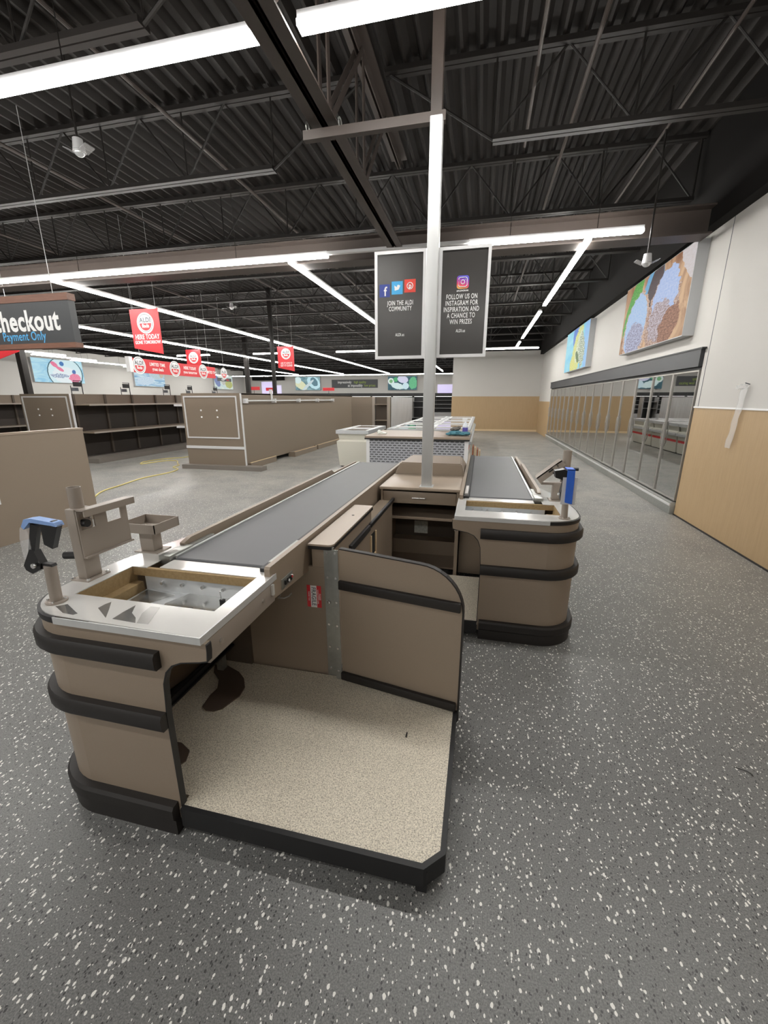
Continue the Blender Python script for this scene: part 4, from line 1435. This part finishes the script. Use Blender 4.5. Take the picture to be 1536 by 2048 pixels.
def end_panel(t, x0, x1, y, z1=1.83, bar=True):
    ep = MB().box(x0, x1, y, y + .04, .10, z1).build('end_panel', 'shelf_brown', t, smooth=False)
    b = MB()
    rect_frame(b, x0 + .06, x1 - .1, .755, 1.77, .032, y - .016, y)
    if bar:
        b.box(x0 - .01, x1 + .005, y - .016, y, .50, .565)
    b.box(x1 - .006, x1 + .004, y - .01, y + .05, .1, z1)
    b.build('silver_trim', 'white_frame', ep, smooth=False)
    b = MB()
    cx = (x0 + x1) / 2 - .08
    for dx in (-.21, .23):
        for z in (1.43, 1.27):
            b.cyl((cx + dx, y, z), (cx + dx, y - .008, z), .022, 10)
    b.build('cap_dot', 'white_print', ep)
    b = MB().box(x0 - .08, x1 + .5 if bar else x1 + .06, y - .18, y + .1, 0, .1)
    b.build('plinth', 'plinth_grey', t, smooth=False)


tA = thing('shelving_run', 'nearest shelving run, plain brown side with a hanging tube, white-framed end panel facing the camera', 'shelving', (-6.4, 13, 0), 'shelving runs')
end_panel(tA, -7.22, -5.60, 9.1)
MB().box(-5.66, -5.62, 9.14, 18.0, .12, 1.83).build('side_panel', 'shelf_brown', tA, smooth=False)
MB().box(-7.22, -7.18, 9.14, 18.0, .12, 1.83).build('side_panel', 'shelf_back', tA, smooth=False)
MB().box(-7.22, -5.62, 9.14, 18.0, 1.80, 1.835).build('top_cap', 'shelf_brown', tA, smooth=False)
b = MB().cyl((-5.54, 9.2, 1.655), (-5.54, 15.45, 1.655), .02, 10)
ra = b.build('hanging_tube', 'aluminium', tA)
b = MB()
for y in (9.25, 10.7, 12.3, 13.85, 15.4):
    b.box(-5.62, -5.50, y - .03, y + .03, 1.60, 1.71)
b.build('tube_bracket', 'white_frame', ra, smooth=False)
MB().box(-5.66, -5.60, 10.64, 10.72, 1.66, 1.95).build('tall_bracket', 'white_frame', tA, smooth=False)
b = MB()
for z, yy in ((1.52, 9.3), (.98, 9.3)):
    b.box(-7.62, -7.22, yy, yy + .05, z, z + .05)
b.build('shelf_arm', 'white_frame', tA, smooth=False)
for y0, y1, x1 in ((9.25, 10.6, -5.55), (11.55, 13.3, -5.42), (13.55, 17.9, -5.47)):
    bd = MB().box(-5.64, x1, y0, y1, .0, .145).build('base_deck', 'shelf_brown', tA, smooth=False)
    MB().box(x1 - .025, x1 + .004, y0, y1, .145, .158).build('raw_edge', 'raw_pine', bd, smooth=False)


def shelf_run(x0, x1, y0, y1, lab, xs, front=True, z1=1.83):
    t = thing('shelving_run', lab, 'shelving', ((x0 + x1) / 2, (y0 + y1) / 2, 0), 'shelving runs')
    if front:
        end_panel(t, x0, x1, y0 - .04, bar=False)
    xm = x1 - .30
    MB().box(xm - .03, xm, y0, y1, .1, 1.56).build('back_board', 'shelf_shaded', t, smooth=False)  # shade under the shelves painted into the board colour
    MB().box(xm - .03, xm, y0, y1, 1.56, z1).build('upper_board', 'shelf_brown', t, smooth=False)
    b = MB()
    y = y0 + .3
    while y < y1:
        b.box(xm, xm + .045, y - .03, y + .03, .1, z1)
        y += 1.0
    b.build('upright', 'shelf_back', t, smooth=False)
    for z in (1.56, .83):
        sh = MB().box(xm, xs, y0 + .06, y1, z - .03, z).build('shelf', 'shelf_brown', t, smooth=False)
        MB().box(xs, xs + .012, y0 + .06, y1, z - .035, z + .01).build('price_rail', 'beige_metal', sh, smooth=False)
    MB().box(xm, xs + .1, y0 - .04, y1, 0, .13).build('base_deck', 'plinth_grey', t, smooth=False)
    MB().box(x0 + .02, xm - .03, y0, y1, 0, z1 - .02).build('far_side', 'shelf_back', t, smooth=False)
    return t


shelf_run(-12.3, -10.62, 9.15, 17.5, 'second shelving run with two long empty shelves, behind the half wall', -10.15)
shelf_run(-17.1, -15.5, 9.15, 19.5, 'shelving run at the left edge, behind the second run', -15.1, False)
# half wall at the left edge
t = thing('partition_panel', 'low plain brown partition panel at the left edge of the picture', 'partition', (-5.5, 3.6, 0))
MB().box(-5.56, -5.46, 1.6, 4.78, 0, 1.285).build('panel', 'laminate', t, smooth=False)
MB().box(-5.565, -5.455, 1.6, 4.785, 1.285, 1.31).build('cap', 'laminate_light', t, smooth=False)
MB().box(-5.46, -5.452, 3.50, 3.56, .50, .62).build('wall_socket', 'white_print', t, smooth=False)

# things further back, between the near run and the islands
t = thing('shelving_run', 'distant shelving run with open dark bay beside the freezer islands', 'shelving', (-5.2, 20, 0), 'shelving runs')
MB().box(-6.4, -5.05, 19.5, 19.56, .08, 1.80).build('end_panel', 'shelf_brown', t, smooth=False)
b = MB().box(-5.05, -4.93, 19.48, 19.60, .05, 1.80).box(-4.33, -4.20, 19.48, 19.60, .05, 1.80)
b.build('upright', 'beige_metal', t, smooth=False)
MB().box(-5.0, -4.25, 20.0, 20.04, .1, 1.80).build('back_board', 'shelf_back', t, smooth=False)
for z in (1.46, .72):
    MB().box(-4.93, -4.33, 19.45, 20.0, z - .03, z).build('shelf', 'shelf_brown', t, smooth=False)
MB().box(-5.05, -4.2, 19.45, 20.0, 0, .1).build('base_deck', 'shelf_brown', t, smooth=False)
t = thing('wrapped_cooler', 'distant tall cooler wrapped in pale plastic with vertical folds', 'cooler', (-5.4, 26, 0))
b = MB()
y = 21.6
prof = []
k = 0
while y < 28.6:
    prof.append((-4.62 + (.05 if k % 2 else 0), y))
    y += .22
    k += 1
b.band(prof, 0, .02, .25, 1.79)
b.build('plastic_wrap', 'wrap_grey', t)
MB().box(-5.6, -4.66, 21.6, 28.6, 0, 1.80).build('cabinet', 'cooler_black', t, smooth=False)
t = thing('open_rack', 'small distant dark rack with two shelves right of the wrapped cooler', 'rack', (-4.2, 29.4, 0))
b = MB().box(-4.68, -4.62, 29.1, 29.7, .4, 1.8).box(-3.86, -3.80, 29.1, 29.7, .4, 1.8)
b.build('upright', 'shelf_grey', t, smooth=False)
MB().box(-4.62, -3.86, 29.65, 29.7, .1, 1.8).build('back_board', 'cooler_black', t, smooth=False)
for z in (1.15, 1.54, .45):
    MB().box(-4.62, -3.86, 29.1, 29.65, z - .03, z).build('shelf', 'shelf_grey', t, smooth=False)
b = MB().box(-4.68, -4.62, 29.1, 29.7, 0, .4).box(-3.86, -3.8, 29.1, 29.7, 0, .4)
b.build('leg', 'cooler_black', t, smooth=False)

# row of open coolers in front of the back wall
for i in range(9):
    x0 = -20.2 + i * 2.0
    t = thing('open_cooler', 'black open cooler in the row along the far back wall', 'cooler', (x0 + 1, 39.6, 0), 'open coolers at the back wall')
    MB().box(x0 + .01, x0 + 1.99, 39.0, 40.6, 1.92, 2.22).build('canopy', 'cooler_black', t, smooth=False)
    MB().box(x0 + .01, x0 + 1.99, 40.5, 40.6, .0, 1.92).build('back_panel', 'cooler_black', t, smooth=False)
    MB().box(x0 + .01, x0 + 1.99, 39.0, 40.5, 0, .5).build('base', 'shelf_grey', t, smooth=False)
    for z in (.85, 1.2, 1.55):
        MB().box(x0 + .03, x0 + 1.97, 39.4, 40.5, z, z + .03).build('shelf', 'shelf_grey', t, smooth=False)
    MB().box(x0 + .1, x0 + 1.9, 39.05, 39.10, 1.895, 1.92).build('lamp_tube', 'lamp_small', t, smooth=False)

# ------------------------------------------------------------------ island freezers
t = thing('machine_housing', 'grey perforated machine housing with brown top at the head of the freezer island', 'machine housing', (-1.35, 9.9, 0))
MB().box(-2.42, -.27, 9.02, 10.75, .04, .83).build('body', 'freezer_grey', t, smooth=False)
b = MB().box(-2.40, -.30, 8.995, 9.02, .08, .815)
b.build('perforated_panel', 'perforated', t, smooth=False)
b = MB().box(-2.475, -2.40, 8.985, 9.06, .04, .83).box(-.30, -.215, 8.985, 9.06, .04, .83)
b.build('corner_post', 'white_frame', t, smooth=False)
MB().box(-2.50, -.20, 8.96, 10.8, .862, .905).build('top', 'laminate', t, smooth=False)
MB().box(-2.505, -.195, 8.955, 10.8, .83, .862).build('top_edging', 'black_edge', t, smooth=False)
b = MB().box(-2.4, -.3, 9.05, 10.7, 0, .04)
b.build('plinth', 'black_edge', t, smooth=False)


def island(x0, x1, y0, y1, lab, stripe=False):
    t = thing('chest_freezer', lab, 'chest freezer', ((x0 + x1) / 2, (y0 + y1) / 2, 0), 'island chest freezers')
    zt = .90
    s = .05
    bm_ = MB()
    lo = [(x0 + .06, y0 + .06), (x1 - .06, y0 + .06), (x1 - .06, y1 - .06), (x0 + .06, y1 - .06)]
    hi = [(x0, y0), (x1, y0), (x1, y1), (x0, y1)]
    rings = []
    for ring, z in ((lo, .03), ([(x0 + .01, y0 + .01), (x1 - .01, y0 + .01), (x1 - .01, y1 - .01), (x0 + .01, y1 - .01)], .66), ([(x0 + .07, y0 + .07), (x1 - .07, y0 + .07), (x1 - .07, y1 - .07), (x0 + .07, y1 - .07)], .70), ([(x0 + .04, y0 + .04), (x1 - .04, y0 + .04), (x1 - .04, y1 - .04), (x0 + .04, y1 - .04)], zt - .05)):
        rings.append([bm_.bm.verts.new((p[0], p[1], z)) for p in ring])
    for A, B in zip(rings, rings[1:]):
        for i in range(4):
            j = (i + 1) % 4
            bm_.bm.faces.new((A[i], A[j], B[j], B[i]))
    bm_.bm.faces.new(rings[0][::-1])
    bm_.bm.faces.new(rings[-1])
    bm_.build('body', 'cream', t, smooth=False)
    b = MB()
    w_ = .075
    b.box(x0, x0 + w_, y0, y1, zt - .05, zt + .04).box(x1 - w_, x1, y0, y1, zt - .05, zt + .04).box(x0 + w_, x1 - w_, y0, y0 + w_, zt - .05, zt + .04).box(x0 + w_, x1 - w_, y1 - w_, y1, zt - .05, zt + .04)
    b.build('top_frame', 'freezer_grey', t, smooth=False)
    ym = (y0 + y1) / 2
    for ya, yb, z in ((y0 + w_, ym + .05, zt + .02), (ym - .05, y1 - w_, zt + .035)):
        b = MB()
        b.box(x0 + w_, x0 + w_ + .05, ya, yb, z - .012, z + .01).box(x1 - w_ - .05, x1 - w_, ya, yb, z - .012, z + .01).box(x0 + w_ + .05, x1 - w_ - .05, ya, ya + .06, z - .012, z + .01).box(x0 + w_ + .05, x1 - w_ - .05, yb - .06, yb, z - .012, z + .01)
        ld = b.build('sliding_lid', 'white_print', t, smooth=False)
        MB().box(x0 + w_ + .05, x1 - w_ - .05, ya + .06, yb - .06, z - .004, z + .002).build('lid_glass', 'lid_glass', ld, smooth=False)
    MB().box(x0 + .09, x1 - .09, y0 + .09, y1 - .09, 0, .03).build('foot_frame', 'black_edge', t, smooth=False)
    if stripe:
        MB().box(x1 - .05, x1 - .028, y0 + .06, y1 - .06, .36, .50).build('red_stripe', 'red', t, smooth=False, label='red stripe with white lettering')
        MB().box(x1 - .03, x1 + .05, y0 + .005, y1 - .005, .56, .64, .01).build('bumper_strip', 'freezer_grey', t, smooth=False)
    return t


island(-3.55, -2.70, 10.0, 12.0, 'cream chest freezer standing alone left of the perforated housing')
for r_ in range(4):
    y0 = 10.85 + r_ * 2.08
    nm = ['first', 'second', 'third', 'fourth and farthest'][r_]
    island(-2.42, -1.36, y0, y0 + 2.06, nm + ' chest freezer in the left row behind the perforated housing')
    island(-1.34, -.24, y0, y0 + 2.06, nm + ' chest freezer in the right row behind the perforated housing', True)

# odds and ends on the housing
t = thing('spray_bottle', 'white spray bottle with purple label standing on the brown machine top', 'bottle', (-.33, 9.75, .905))
b = MB().cyl((-.33, 9.75, .905), (-.33, 9.75, 1.10), .062, 18).cyl((-.33, 9.75, 1.10), (-.33, 9.75, 1.19), .062, 18, .022)
b.build('body', 'bottle_white', t)
MB().cyl((-.33, 9.75, .97), (-.33, 9.75, 1.07), .0635, 18).build('label_band', 'purple_label', t)
b = MB().cyl((-.33, 9.75, 1.19), (-.33, 9.75, 1.235), .024, 12).box(-.40, -.29, 9.73, 9.77, 1.235, 1.28, .008).box(-.39, -.375, 9.735, 9.765, 1.18, 1.235)
b.build('trigger_head', 'white_print', t)
b = MB()
for c, r, s in (((-.52, 9.42, .965), .12, (1.3, 1, .45)), ((-.36, 9.40, .955), .11, (1.4, 1, .40)), ((-.66, 9.40, .945), .065, (1.2, 1, .5)), ((-.28, 9.42, .955), .085, (1, 1, .5))):
    b.ball(c, r, 3, s, .14)
o = b.build('cleaning_rag', 'teal_cloth')
tag(o, 'crumpled teal cleaning rag lying on the brown machine top', 'rag')
b = MB()
for c, r, s in (((-.52, 9.46, 1.06), .085, (1.1, 1, .5)), ((-.46, 9.44, 1.09), .05, (1, 1, .6)), ((-.60, 9.46, 1.04), .05, (1, 1, .6))):
    b.ball(c, r, 3, s, .2)
o = b.build('work_glove', 'grey_cloth')
tag(o, 'dark grey work glove on top of the teal rag', 'glove')
b = MB()
for c, r, s in (((-2.24, 9.5, .93), .07, (1.3, 1, .4)), ((-2.30, 9.52, .97), .04, (1, 1, .8)), ((-2.16, 9.48, .93), .05, (1.2, 1, .4))):
    b.ball(c, r, 2, s, .35)
o = b.build('plastic_wad', 'paper_note')
tag(o, 'small crumpled wad of packing on the left end of the machine top', 'packing')
t = thing('board_bundle', 'small bundle of reddish boards leaning beside the freezer island', 'boards', (-.05, 11.6, 0))
for k in range(4):
    MB().box(-.17 + k * .06, -.13 + k * .06, 11.4, 11.9, 0, .46 - .04 * k).build('board', 'carton' if k % 2 == 0 else 'raw_pine', t, smooth=False)

# ------------------------------------------------------------------ hanging signs
t = thing('hanging_sign', 'large grey hanging sign with wooden edges and white lettering, at the left edge', 'sign', (-6.8, 5.0, 2.4))
SX0, SX1 = -8.4, -5.545
MB().box(SX0, SX1, 5.0, 5.10, 2.46, 2.995).build('panel', 'sign_grey', t, smooth=False)
MB().box(SX0 - .01, SX1 + .01, 4.99, 5.11, 2.995, 3.085).build('wood_edge', 'sign_wood', t, smooth=False)
MB().box(SX0 - .01, SX1 + .01, 4.99, 5.11, 2.395, 2.46).build('wood_edge', 'sign_wood', t, smooth=False)
b = MB().cyl((-5.83, 5.05, 3.085), (-5.83, 5.05, ZD + .04), .004, 6).cyl((-8.1, 5.05, 3.085), (-8.1, 5.05, ZD + .04), .004, 6)
b.build('hanging_wire', 'aluminium', t)
text('checkout', (-5.755, 4.999, 2.745), .37, 'white_print', t, .81, .03, align='RIGHT', ext=.002)
text('Payment Only', (-6.03, 4.999, 2.555), .165, 'blue_print', t, .78, .01, align='RIGHT', ext=.002)


def disc(t, c, r, R, m_parent=None):
    """round white emblem with a red half, facing along the normal of the two-letter axis R ('x' faces -Y, 'y' faces +X)"""
    n = 32
    if R == 'x':
        P = lambda u, v, d: (c[0] + u, c[1] - d, c[2] + v)
        Rv = (1, 0, 0)
    else:
        P = lambda u, v, d: (c[0] + d, c[1] + u, c[2] + v)
        Rv = (0, 1, 0)

    def plate(pts, d0, d1):
        b = MB()
        a = [b.bm.verts.new(P(p[0], p[1], d0)) for p in pts]
        e = [b.bm.verts.new(P(p[0], p[1], d1)) for p in pts]
        b.bm.faces.new(a)
        b.bm.faces.new(e[::-1])
        for i in range(len(pts)):
            j = (i + 1) % len(pts)
            b.bm.faces.new((a[i], e[i], e[j], a[j]))
        return b
    e0 = plate([(r * math.cos(2 * PI * i / n), r * math.sin(2 * PI * i / n)) for i in range(n)], .002, .006).build('round_emblem', 'white_print', t, smooth=False)
    half = [(r * .70 * math.cos(a), r * .70 * math.sin(a)) for a in [PI + PI * i / 16 for i in range(17)]]
    half = [(p[0], p[1] - .02 * r) for p in half]
    plate(half, .006, .007).build('red_half', 'red', e0, smooth=False)
    text('ALDI', P(0, r * .27, .0072), r * .62, 'grey_print', e0, .95, .03, R=Rv, ext=.0006)
    b = MB()
    A = [b.bm.verts.new(P(r * .86 * math.cos(2 * PI * q / n), r * .86 * math.sin(2 * PI * q / n), .0065)) for q in range(n)]
    E_ = [b.bm.verts.new(P(r * .81 * math.cos(2 * PI * q / n), r * .81 * math.sin(2 * PI * q / n), .0065)) for q in range(n)]
    for q in range(n):
        b.bm.faces.new((A[q], A[(q + 1) % n], E_[(q + 1) % n], E_[q]))
    b.build('thin_ring', 'grey_print', e0, smooth=False)
    text('finds', P(0, -r * .27, .0082), r * .50, 'white_print', e0, .85, .03, R=Rv, ext=.0006)
    return e0


def banner(x0, x1, y, z1, zl, zr, lab, lines):
    t = thing('hanging_banner', lab, 'banner', ((x0 + x1) / 2, y, (z1 + zl) / 2), 'red hanging banners')
    MB().prism([(x0, zl), (x1, zr), (x1, z1), (x0, z1)], 'y', y, y + .012).build('panel', 'red', t, smooth=False)
    b = MB()
    for x in (x0 + .06, x1 - .06):
        b.cyl((x, y + .006, z1), (x, y + .006, ZD + .04), .003, 5)
    b.build('hanging_wire', 'aluminium', t, smooth=False)
    w_, cx = x1 - x0, (x0 + x1) / 2
    if lines:
        disc(t, (cx + .01, y, z1 - .275 * (w_ / .7)), .205 * w_ / .7, 'x')
        for s, z, sz in lines:
            text(s, (cx + .01, y - .001, z), sz, 'white_print', t, .70, .02)
    return t


banner(-7.34, -6.64, 8.0, 3.51, 2.75, 2.62, 'largest red hanging banner, right of the grey hanging sign', [('HERE TODAY', 2.965, .135), ('GONE TOMORROW!', 2.86, .092)])
banner(-12.2, -11.5, 16.0, 3.68, 2.93, 2.80, 'small red banner hanging above the long red banner', [])
disc(bpy.data.objects['hanging_banner.001'], (-11.85, 16.0, 3.36), .225, 'x')
banner(-7.72, -7.05, 15.4, 3.62, 2.86, 2.72, 'red hanging banner beside the slim dark column', [('LIKE IT? LOVE IT?', 3.02, .085), ('GET IT! GONE!', 2.93, .10)])
banner(-9.9, -9.2, 7.0, 3.35, 2.46, 2.63, 'red banner mostly hidden behind the grey hanging sign', [])

t = thing('aisle_banner', 'long red banner with round white emblems hanging along the second aisle', 'banner', (-9.5, 12, 2.4))
MB().box(-9.52, -9.50, 10.15, 13.95, 2.42, 2.80).build('panel', 'red', t, smooth=False)
MB().box(-9.56, -9.44, 10.02, 10.14, 2.42, 2.82).build('end_box', 'white_print', t, smooth=False)
b = MB().cyl((-9.51, 10.5, 2.8), (-9.51, 10.5, ZD + .04), .004, 5).cyl((-9.51, 13.6, 2.8), (-9.51, 13.6, ZD + .04), .004, 5)
b.build('hanging_wire', 'aluminium', t)
for y in (10.42, 11.86, 13.26):
    disc(t, (-9.50, y, 2.615), .235, 'y')
for y, s in ((11.13, 'LIMITED TIME\ngreat deals'), (12.58, 'HERE TODAY\ngone tomorrow'), (13.72, 'LIMITED TIME')):
    text(s, (-9.499, y, 2.61), .13, 'white_print', t, .75, .02, R=(0, 1, 0))
t = thing('hanging_emblem', 'small round emblem sign with dark name plate at the end of the long red banner', 'sign', (-9.5, 14.5, 2.4))
disc(t, (-9.55, 14.55, 2.62), .21, 'y')
MB().box(-9.552, -9.548, 14.1, 15.0, 2.34, 2.46).build('name_plate', 'sign_grey', t, smooth=False)
text('ALDI', (-9.547, 14.45, 2.40), .10, 'white_print', t, .8, .02, R=(0, 1, 0))
text('finds', (-9.547, 14.75, 2.40), .10, 'red', t, .8, .01, R=(0, 1, 0))
MB().cyl((-9.55, 14.55, 2.46), (-9.55, 14.55, ZD + .04), .004, 5).build('hanging_wire', 'aluminium', t)


# price-sign holders standing on the shelving
def holder(x, y, z, lab, w_=.34, red=False, flip=1):
    t = thing('sign_holder', lab, 'sign holder', (x, y, z), 'sign holders on the shelving')
    b = MB().cyl((x, y + w_ / 2, z), (x, y + w_ / 2, z + .36), .012, 6).cyl((x, y - w_ / 2, z), (x, y - w_ / 2, z + .22), .01, 6)
    b.cyl((x, y + w_ / 2, z + .35), (x, y - w_ / 2 + .1, z + .35), .01, 6)
    b.build('wire_frame', 'black_edge', t, smooth=False)
    MB().box(x + .01, x + .02, y - w_ * .3, y + w_ * .4, z + .20, z + .32).build('placard', 'red' if red else 'black_edge', t, smooth=False)
    MB().box(x + .01, x + .02, y - w_ * .48, y + w_ * .1, z + .08, z + .17).build('placard', 'red' if red else 'grey_print', t, smooth=False)
    return t


for y, s in ((9.65, 'above the second end panel'), (11.3, 'nearest, above the long empty shelves'), (13.1, 'middle, above the long empty shelves'), (14.3, 'third, above the long empty shelves'), (15.9, 'last, above the long empty shelves')):
    holder(-10.95, y, 1.83, 'black wire sign holder on the second shelving run, ' + s)
holder(-15.85, 10.9, 1.83, 'black wire sign holder at the left edge above the far shelving')
for x, y, s in ((-15.2, 26.5, 'first from the left by the far corner'), (-15.2, 29.0, 'second from the left by the far corner'), (-11.1, 30.0, 'in front of the dinner picture')):
    t = thing('red_placard', 'small red placard on a thin pole, ' + s, 'placard', (x, y, 0), 'red placards')
    MB().cyl((x, y, 0), (x, y, 2.5), .015, 6).build('pole', 'black_edge', t, smooth=False)
    MB().box(x - .45, x + .45, y - .02, y - .015, 2.28, 2.5).build('placard', 'red', t, smooth=False)


# ------------------------------------------------------------------ ceiling cameras
o = MB().tube([(1.28, 1.90, .004), (1.30, 1.893, .005), (1.325, 1.885, .006), (1.34, 1.87, .004), (1.338, 1.862, .004)], .002, 6).build('cable_tie', 'black_plastic')
tag(o, 'tiny black cable tie lying on the speckled floor at the right', 'cable tie')


def camera_dome(x, y, z, lab, zt=ZD, s=1.0):
    t = thing('security_camera', lab, 'security camera', (x, y, z), 'ceiling cameras')
    MB().cyl((x, y, z + .10 * s), (x, y, zt), .012, 8).build('drop_pipe', 'joist_paint', t)
    MB().cyl((x, y, z + .02 * s), (x, y, z + .13 * s), .062 * s, 20, .048 * s).build('housing', 'white_frame', t)
    b = MB().ball((x, y, z + .012 * s), .055 * s, 3, (1, 1, .9))
    b.build('dome', 'steel_dark', t)
    MB().torus((x, y, z + .01 * s), 'z', .058 * s, .007 * s, 24, 6).build('ring', 'white_frame', t)
    b = MB()
    b.prism([(x - .15 * s, z + .045 * s), (x - .05 * s, z + .0 * s), (x - .05 * s, z + .012 * s), (x - .15 * s, z + .055 * s)], 'y', y - .06 * s, y + .06 * s)
    b.prism([(x + .15 * s, z + .045 * s), (x + .05 * s, z + .0 * s), (x + .05 * s, z + .012 * s), (x + .15 * s, z + .055 * s)], 'y', y - .06 * s, y + .06 * s)
    b.build('plastic_wing', 'clear_plastic', t, smooth=False)


camera_dome(-4.46, 4.5, 4.30, 'ceiling camera under the left ceiling, below the nearest strip light')
camera_dome(1.95, 6.5, 3.36, 'ceiling camera on a long pipe near the ice cream picture', s=.9)
camera_dome(-7.4, 12.0, 4.30, 'small ceiling camera far back above the red banners', s=1.0)

# ------------------------------------------------------------------ cord on the floor, plastic strip on the wall
cp = [(-5.9, 4.95), (-6.82, 6.05), (-7.03, 6.74), (-7.2, 7.5), (-7.15, 8.1), (-7.18, 8.5), (-7.32, 8.78), (-7.62, 8.98), (-7.7, 9.3), (-7.95, 9.55), (-8.3, 9.95), (-8.62, 9.9), (-8.75, 9.5), (-8.85, 9.25), (-9.05, 9.6), (-8.95, 10.2), (-8.55, 10.75), (-8.4, 12)]
pp = []
for i in range(len(cp) - 1):
    p0, p1, p2, p3 = [Vector(cp[max(0, min(len(cp) - 1, i + k))]) for k in (-1, 0, 1, 2)]
    for s in range(6):
        u = s / 6
        q = .5 * ((2 * p1) + (p2 - p0) * u + (2 * p0 - 5 * p1 + 4 * p2 - p3) * u * u + (3 * p1 - p0 - 3 * p2 + p3) * u ** 3)
        pp.append((q.x, q.y, .013))
o = MB().tube(pp, .012, 8).build('extension_cord', 'cord_yellow')
tag(o, 'yellow extension cord snaking across the floor between the shelving ends', 'cord')
t = thing('plastic_strip', 'strip of clear plastic hanging from a hook on the right wall', 'plastic strip', (XR, 5.72, 1.85))
b = MB().ball((XR - .05, 5.70, 1.835), .05, 3, (.8, 1.5, .55), .35)
b.build('crumpled_knot', 'clear_plastic', t)
MB().cyl((XR - .002, 5.66, 1.86), (XR - .05, 5.66, 1.875), .006, 8).build('hook', 'grey_print', t)
b = MB()
ring = []
for k in range(15):
    f = k / 14
    y, z = 5.68 + .09 * f, 1.82 - .69 * f
    wv = .055 + .006 * math.sin(k * 1.7)
    xx = XR - .03 - .004 * math.sin(k * 1.1)
    ring.append([b.bm.verts.new((xx + dx, y + dy * wv, z)) for dx, dy in ((0, -1), (-.008, -.4), (.004, .3), (-.006, 1), (0, 1.05), (.010, .3), (-.002, -.4))])
for A, B in zip(ring, ring[1:]):
    for i in range(7):
        j = (i + 1) % 7
        b.bm.faces.new((A[i], A[j], B[j], B[i]))
b.build('hanging_strip', 'clear_plastic', t)

for o in bpy.data.objects:
    if '_at' in o:
        del o['_at']
